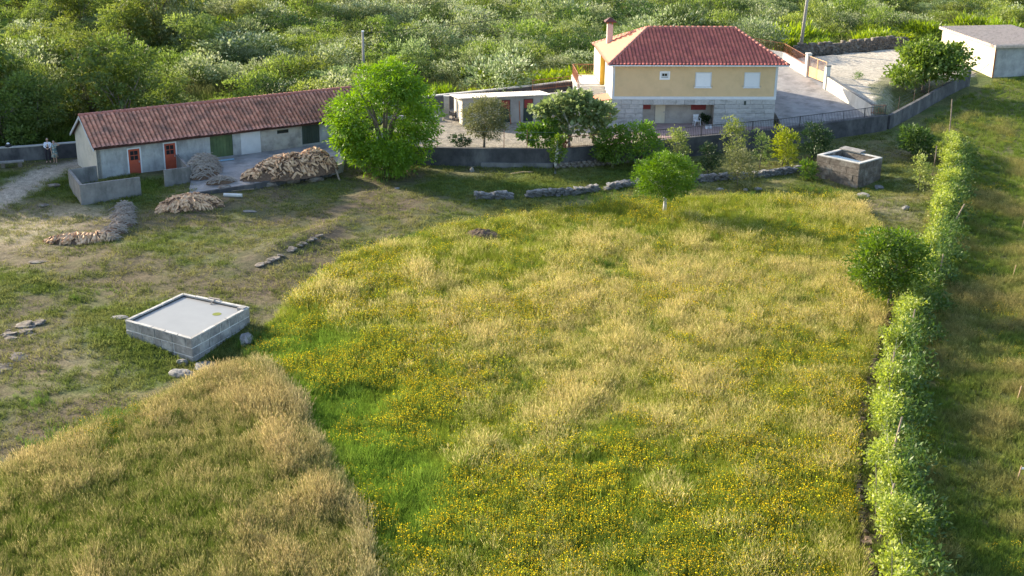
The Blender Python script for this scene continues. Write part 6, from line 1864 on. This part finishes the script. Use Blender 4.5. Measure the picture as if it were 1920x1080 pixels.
# taller weeds at walls, meadow corner and tank
wp, wr = [], np.random.default_rng(3)
def weeds(px, py, r, n, hs): 
    cx, cy, _ = at(px, py)
    for _ in range(n):
        wp.append((cx + wr.normal(0, r), cy + wr.normal(0, r * .8), hs * wr.uniform(.6, 1.3)))
for a in [(150, 830, 1.0, 90, 1.0), (220, 800, 1.0, 80, 1.0), (110, 850, .7, 60, .9), (270, 785, .8, 60, .9), (330, 640, .8, 30, .5), (480, 640, .6, 40, .8), (495, 665, .5, 50, 1.1), (1215, 378, .9, 70, 1.0), (1190, 385, 1.2, 70, .9), (1560, 362, 1.2, 60, .8),
          (200, 545, .5, 14, .4), (137, 560, .12, 6, .6), (152, 562, .12, 5, .5), (70, 750, .6, 30, .6), (930, 428, .8, 40, .9), (1150, 380, 1.2, 60, .9), (270, 345, .7, 60, .5), (230, 355, .6, 30, .4)]: weeds(*a)
W = np.array(wp)
tc = np.tile((.10, .165, .03), (len(W), 1))
scatter('weeds', np.c_[W[:, 0], W[:, 1], T(W[:, 0], W[:, 1])], W[:, 2], wr.integers(0, 3, len(W)), jit(tc), jit(tc * 1.35), GREEN, tilt=.2)
W2 = W[(W[:, 2] > .8) & (wr.random(len(W)) < .3)]
scatter('weed_flowers', np.c_[W2[:, 0], W2[:, 1], T(W2[:, 0], W2[:, 1])], W2[:, 2] * .9, wr.integers(0, 3, len(W2)), jit(np.tile((.11, .16, .035), (len(W2), 1))), jit(np.tile((.66, .42, .02), (len(W2), 1))), FLOW, tilt=.1)
# --- rough grass between the hillside shrubs, and the far scrub
hx = hr.uniform(-80, 80, 60000); hy = 97 + 130 * hr.random(60000) ** 1.5
k = (hy > hill_edge(hx) + .2) & (np.abs(hx) < hy * .43 + 3); hx, hy = hx[k], hy[k]
n1 = fbm(hx, hy, 6, 141)
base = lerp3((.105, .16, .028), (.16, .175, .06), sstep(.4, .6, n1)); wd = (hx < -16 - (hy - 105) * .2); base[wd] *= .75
scl = hr.uniform(1.6, 3.1, len(hx))
scatter('hillside_grass', np.c_[hx, hy, T(hx, hy) - .02], np.stack([scl * 1.5, scl * 1.5, scl], -1), hr.integers(0, 3, len(hx)), jit(base * 1.1), jit(base * 1.4), GREEN, tilt=.25)
rest = np.array(rest)
ti = kind[rest] * 3 + rest % 3
scatter('hillside_scrub', np.c_[pts[rest], T(pts[rest, 0], pts[rest, 1]) - .05], sc[rest] * 1.1, ti, np.ones((len(rest), 3)), np.ones((len(rest), 3)), [m for k in KN for m in PROTO[k]])
# garden bed and road edge tufts
x, y = dens_pts(GARDEN, 6, fr); b = np.tile((.10, .145, .03), (len(x), 1))
scatter('garden_grass', np.c_[x, y, T(x, y)], fr.uniform(.12, .28, len(x)), fr.integers(0, 3, len(x)), jit(b), jit(b * 1.3), GREEN, tilt=.2)

# --- wood on the left: single trees
def wood_crown(seed, mat, n=7500, tall=1.0):
    r_ = random.Random(seed)
    bl = [(r_.uniform(-1.7, 1.7), r_.uniform(-1.7, 1.7), r_.uniform(1.2, 4.6) * tall, r_.uniform(.8, 1.3), r_.uniform(.8, 1.3), r_.uniform(.5, .9)) for _ in range(15)]
    return crown_mesh('crown', bl, n, .21, mat, seed, per=12, clump=.2, aspect=.5, tipbias=.3)
WC = [wood_crown(201, LM['wood']), wood_crown(202, LM['wood']), wood_crown(203, LM['wood2']), wood_crown(204, LM['wood'], tall=1.2), wood_crown(205, LM['wood2'], 5500, 1.3)]
WT = [limb_mesh(1.0, 4.0, 1.6, .13, 300 + k, M['bark'], 7) for k in range(3)]
special = [(235, 262, 1.35, 3, 'rounded dark green tree behind the left end of the shed roof'), (300, 92, 1.75, 2, 'tall pale yellow green tree at the top left of the wood'), (70, 272, 1.15, 0, 'dark tree rising behind the two people at the wall'),
           (380, 118, 1.0, 2, 'layered pale tree right of the tall yellow green one'), (8, 280, 1.1, 1, 'shaded tree at the wood edge left of the two people'), (580, 42, 1.3, 4, 'pale open tree at the top of the picture above the shed'), (240, 40, 1.3, 3, 'deep green tree at the top left corner region of the wood')]
for px, py, s_, w, lab in special:
    x, y, z = at(px, py)
    t = tree('wood_tree', (x, y, z), lab, 'tree', WC[w], WT[w % 3], 'trees of the wood on the left'); t.scale = (s_,) * 3; t.rotation_euler = (0, 0, px)
used = [(at(a, b)[0], at(a, b)[1]) for a, b, *_ in special]
tr_ = random.Random(9); nt_ = 0; tries = 0; wood_list = []
while nt_ < 26 and tries < 4000:
    tries += 1
    y = 97 + 95 * tr_.random(); x = tr_.uniform(-y * .43 - 2, -24 - (y - 97) * .27)
    if y < float(hill_edge(x)) + 4.5 or any(math.hypot(x - a, y - b) < 3.9 for a, b in used): continue
    used.append((x, y)); nt_ += 1
    k = tr_.choice([0, 1, 1, 2, 3, 0])
    t = tree('wood_tree', (x, y, zl(x, y)), 'leafy tree', 'tree', WC[k], WT[k % 3], 'unmarked trees of the wood on the left'); wood_list.append(t)
    s_ = tr_.uniform(.7, 1.15); t.scale = (s_ * tr_.uniform(.9, 1.2), s_ * tr_.uniform(.9, 1.2), s_); t.rotation_euler = (0, 0, tr_.uniform(0, 6.28))
ow = [(-50, 99.5, 2.5), (-53, 104, 2.9), (-57, 103, 2.8), (-49, 106, 2.7), (-60, 108, 3.1), (-64, 107, 3.2)]  # tall trees added out of view on the left to shade the yard
OW = np.array(ow)
scatter('unseen_shade_wood', np.c_[OW[:, 0], OW[:, 1], T(OW[:, 0], OW[:, 1])], OW[:, 2], np.arange(len(ow)) % 4, np.ones((len(ow), 3)), np.ones((len(ow), 3)), WC[:4])
# right of the wood, a few leafy trees along the top
for k, (px, py, s_, lab) in enumerate([(470, 60, .8, 'spreading light green tree at the top between wood and scrub'), (640, 25, .9, 'pale tree at the top edge right of the open tree'), (1890, 30, .9, 'green tree behind the small shed at the right edge')]):
    x, y, z = at(px, py)
    t = tree('wood_tree', (x, y, z), lab, 'tree', WC[2 if k < 2 else 1], WT[k % 3]); t.scale = (s_,) * 3

ORD = ['first', 'second', 'third', 'fourth', 'fifth', 'sixth', 'seventh', 'eighth', 'ninth', 'tenth', 'eleventh', 'twelfth', 'thirteenth', 'fourteenth', 'fifteenth', 'sixteenth', 'seventeenth', 'eighteenth', 'nineteenth', 'twentieth']
wood_list.sort(key=lambda o: o.location.y)
nb_ = 5
for b_ in range(nb_):
    band = wood_list[b_ * len(wood_list) // nb_:(b_ + 1) * len(wood_list) // nb_]
    for k, o in enumerate(sorted(band, key=lambda o: o.location.x / o.location.y)):
        o['label'] = 'leafy tree in the %s belt of the left wood, %s from the left' % (['nearest', 'second', 'middle', 'fourth', 'farthest'][b_], ORD[k])

# ------------------------------------------------------------------ two people at the wall
def skin_body(name, J, E, parent, mat, sub=2):
    """J {joint: (x,y,z,r)}; E [(a,b)]; grown with a skin modifier"""
    names = list(J)
    me = bpy.data.meshes.new(name)
    me.from_pydata([J[k][:3] for k in names], [(names.index(a), names.index(b)) for a, b in E], [])
    me.materials.append(mat)
    o = link(name, me, parent)
    md = o.modifiers.new('skin', 'SKIN'); md.use_smooth_shade = True
    for i, k in enumerate(names):
        r_ = J[k][3]; o.data.skin_vertices[0].data[i].radius = (r_, r_)
    o.data.skin_vertices[0].data[0].use_root = True
    ss_ = o.modifiers.new('sub', 'SUBSURF'); ss_.levels = sub; ss_.render_levels = sub
    return o

def hand(J, E, side, w, d, up):
    """palm and five fingers from wrist w along direction d"""
    w = Vector(w); d = Vector(d).normalized(); u = Vector(up).normalized(); s = d.cross(u).normalized()
    J[side + 'palm'] = (*(w + d * .07), .026); E.append((side + 'wrist', side + 'palm'))
    for k, (o_, L_) in enumerate([(-.028, .062), (-.010, .075), (.010, .07), (.028, .055)]):
        a = w + d * .10 + s * o_; b = a + d * L_ * .55 - u * .008; c = b + d * L_ * .45 - u * .02
        J['%sf%da' % (side, k)] = (*a, .010); J['%sf%db' % (side, k)] = (*b, .009); J['%sf%dc' % (side, k)] = (*c, .008)
        E += [(side + 'palm', '%sf%da' % (side, k)), ('%sf%da' % (side, k), '%sf%db' % (side, k)), ('%sf%db' % (side, k), '%sf%dc' % (side, k))]
    a = w + d * .04 + s * .04; b = a + d * .04 + s * .02
    J[side + 'ta'] = (*a, .012); J[side + 'tb'] = (*b, .009); E += [(side + 'palm', side + 'ta'), (side + 'ta', side + 'tb')]

def head_mesh(mat, parent, loc, hair, long=False):
    bm = bmesh.new(); bmesh.ops.create_uvsphere(bm, u_segments=16, v_segments=12, radius=1)
    for v in bm.verts:
        x, y, z = v.co
        v.co = Vector((x * .075, y * .092 * (1 if y > 0 else 1.02), z * .115))
        if z < -.3: v.co.x *= .86 - .15 * (-z - .3); v.co.y -= .012 * (-z)
        if y < -.85 and abs(x) < .3 and -.35 < z < .1: v.co.y -= .02
    me = bpy.data.meshes.new('head'); bm.to_mesh(me); bm.free(); me.materials.append(mat); me.polygons.foreach_set('use_smooth', [True] * len(me.polygons))
    h = link('head', me, parent, loc)
    for sx in (-1, 1):
        mb = MB(); mb.lathe([(.001, -.008), (.009, 0), (.001, .008)], n=8); mb.build('eye', M['hair_dark'], h, (sx * .03, -.088, .008))
        mb = MB(); mb.lathe([(.004, -.03), (.018, -.01), (.018, .02), (.004, .032)], n=8); mb.build('ear', mat, h, (sx * .076, .005, 0))
    mb = MB(); mb.box(-.022, -.095, -.062, .022, -.083, -.052); mb.build('mouth', M['red_shutter'], h)
    bm = bmesh.new(); bmesh.ops.create_uvsphere(bm, u_segments=16, v_segments=10, radius=1)
    bmesh.ops.delete(bm, geom=[v for v in bm.verts if v.co.z < (-.45 if long else -.05) or (v.co.y < -.35 and v.co.z < .45)], context='VERTS')
    for v in bm.verts: v.co = Vector((v.co.x * .084, v.co.y * .102, v.co.z * .125))
    me = bpy.data.meshes.new('hair'); bm.to_mesh(me); bm.free(); me.materials.append(hair); link('hair', me, h)
    return h

wall_dir = math.atan2(95.7 - 94.9, -37.3 + 41.5)
# man sitting on the wall, facing the yard
mx_, my_ = G(79, 287, 1.0)[0], 95.55
man = empty('person', (mx_, my_ - .22, float(T(mx_, my_ - .3))), 'person in white shirt and dark trousers sitting on the boundary wall', 'person', rz=.25)
ws = .98 - man.location.z     # sitting height
sh = ws + .52
J, E_ = {}, []
J['pelvis'] = (0, .12, ws + .08, .13); J['chest'] = (0, .10, ws + .38, .145); J['neck'] = (0, .09, ws + .58, .06); J['headb'] = (0, .07, ws + .66, .055)
E_ += [('pelvis', 'chest'), ('chest', 'neck'), ('neck', 'headb')]
for s, n_ in ((-1, 'l'), (1, 'r')):
    J[n_ + 'hip'] = (s * .1, .08, ws + .06, .10); J[n_ + 'knee'] = (s * .13, -.36, ws - .0, .068); J[n_ + 'ankle'] = (s * .12, -.34, .09, .045); J[n_ + 'toe'] = (s * .14, -.52, .04, .04)
    J[n_ + 'sh'] = (s * .2, .10, ws + .48, .065); J[n_ + 'elb'] = (s * .25, -.03, ws + .24, .045); J[n_ + 'wrist'] = (s * .08, -.22, ws + .14, .03)
    E_ += [('pelvis', n_ + 'hip'), (n_ + 'hip', n_ + 'knee'), (n_ + 'knee', n_ + 'ankle'), (n_ + 'ankle', n_ + 'toe'), ('chest', n_ + 'sh'), (n_ + 'sh', n_ + 'elb'), (n_ + 'elb', n_ + 'wrist')]
    hand(J, E_, n_, J[n_ + 'wrist'][:3], (-s * .5, -.7, -.25), (0, 0, 1))
skin_body('body', J, E_, man, M['skin'])
head_mesh(M['skin'], man, (0, .05, ws + .76), M['hair_grey'])
K = {k: J[k] for k in ('pelvis', 'chest', 'neck')}
for n_ in 'lr':
    for k in ('sh', 'elb'): K[n_ + k] = J[n_ + k]
    a, b = Vector(J[n_ + 'elb'][:3]), Vector(J[n_ + 'wrist'][:3]); K[n_ + 'cuff'] = (*a.lerp(b, .85), .03)
K = {k: (v[0], v[1], v[2], v[3] * 1.12 + .012) for k, v in K.items()}; K['neck'] = (*J['neck'][:2], J['neck'][2] - .03, .075)
skin_body('shirt', K, [('pelvis', 'chest'), ('chest', 'neck')] + [e for n_ in 'lr' for e in (('chest', n_ + 'sh'), (n_ + 'sh', n_ + 'elb'), (n_ + 'elb', n_ + 'cuff'))], man, M['shirt'])
K = {'pelvis': (0, .12, ws + .04, .155)}
for n_ in 'lr':
    for k in ('hip', 'knee', 'ankle'): v = J[n_ + k]; K[n_ + k] = (v[0], v[1], v[2] + (.03 if k == 'ankle' else 0), v[3] * 1.15 + .014)
skin_body('trousers', K, [e for n_ in 'lr' for e in (('pelvis', n_ + 'hip'), (n_ + 'hip', n_ + 'knee'), (n_ + 'knee', n_ + 'ankle'))], man, M['trousers'])
for n_ in 'lr':
    v = J[n_ + 'ankle']; w = J[n_ + 'toe']
    skin_body('shoe', {'heel': (v[0], v[1] + .02, .05, .05), 'mid': ((v[0] + w[0]) / 2, (v[1] + w[1]) / 2, .045, .05), 'toe': (w[0], w[1], .035, .042)}, [('heel', 'mid'), ('mid', 'toe')], man, M['black_plastic'])
# woman standing beside him, one arm raised to her head
wx_, wy_, wz_ = at(92, 307)
wom = empty('person', (mx_ + .58, my_ - .50, float(T(mx_ + .58, my_ - .5))), 'person in a floral dress standing with one arm raised to the head', 'person', rz=.2)
J, E_ = {}, []
J['pelvis'] = (0, 0, .88, .125); J['waist'] = (0, 0, 1.06, .105); J['chest'] = (0, 0, 1.24, .12); J['neck'] = (0, -.01, 1.42, .05); J['headb'] = (0, -.02, 1.50, .05)
E_ += [('pelvis', 'waist'), ('waist', 'chest'), ('chest', 'neck'), ('neck', 'headb')]
for s, n_ in ((-1, 'l'), (1, 'r')):
    J[n_ + 'hip'] = (s * .09, 0, .84, .095); J[n_ + 'knee'] = (s * .09, -.02, .47, .06); J[n_ + 'ankle'] = (s * .08, .01, .08, .038); J[n_ + 'toe'] = (s * .1, -.15, .035, .035)
    J[n_ + 'sh'] = (s * .17, 0, 1.34, .052)
    E_ += [('pelvis', n_ + 'hip'), (n_ + 'hip', n_ + 'knee'), (n_ + 'knee', n_ + 'ankle'), (n_ + 'ankle', n_ + 'toe'), ('chest', n_ + 'sh'), (n_ + 'sh', n_ + 'elb'), (n_ + 'elb', n_ + 'wrist')]
J['lelb'] = (-.24, .02, 1.06, .038); J['lwrist'] = (-.20, -.12, .86, .027)
J['relb'] = (.42, -.02, 1.36, .038); J['rwrist'] = (.22, -.06, 1.52, .027)
hand(J, E_, 'l', J['lwrist'][:3], (.1, -.3, -1), (1, 0, 0)); hand(J, E_, 'r', J['rwrist'][:3], (-1, 0, .45), (0, 0, 1))
skin_body('body', J, E_, wom, M['skin'])
head_mesh(M['skin'], wom, (0, -.03, 1.60), M['hair_grey'], True)
mb = MB(); mb.lathe([(.25, .42), (.23, .62), (.19, .85), (.15, 1.06), (.165, 1.24), (.15, 1.36), (.07, 1.42)], n=16); o = mb.build('dress', M['dress'], wom, smooth=True); o.scale = (1.05, .8, 1)
for n_ in 'lr':
    a, b = J[n_ + 'sh'], J[n_ + 'elb']; m_ = Vector(a[:3]).lerp(Vector(b[:3]), .5)
    skin_body('sleeve', {'a': (a[0] * .8, a[1], a[2] + .0, .075), 'b': (*m_, .058)}, [('a', 'b')], wom, M['dress'])
    v, w = J[n_ + 'ankle'], J[n_ + 'toe']
    skin_body('shoe', {'heel': (v[0], v[1] + .02, .045, .042), 'toe': (w[0], w[1], .032, .038)}, [('heel', 'toe')], wom, M['shoe'])
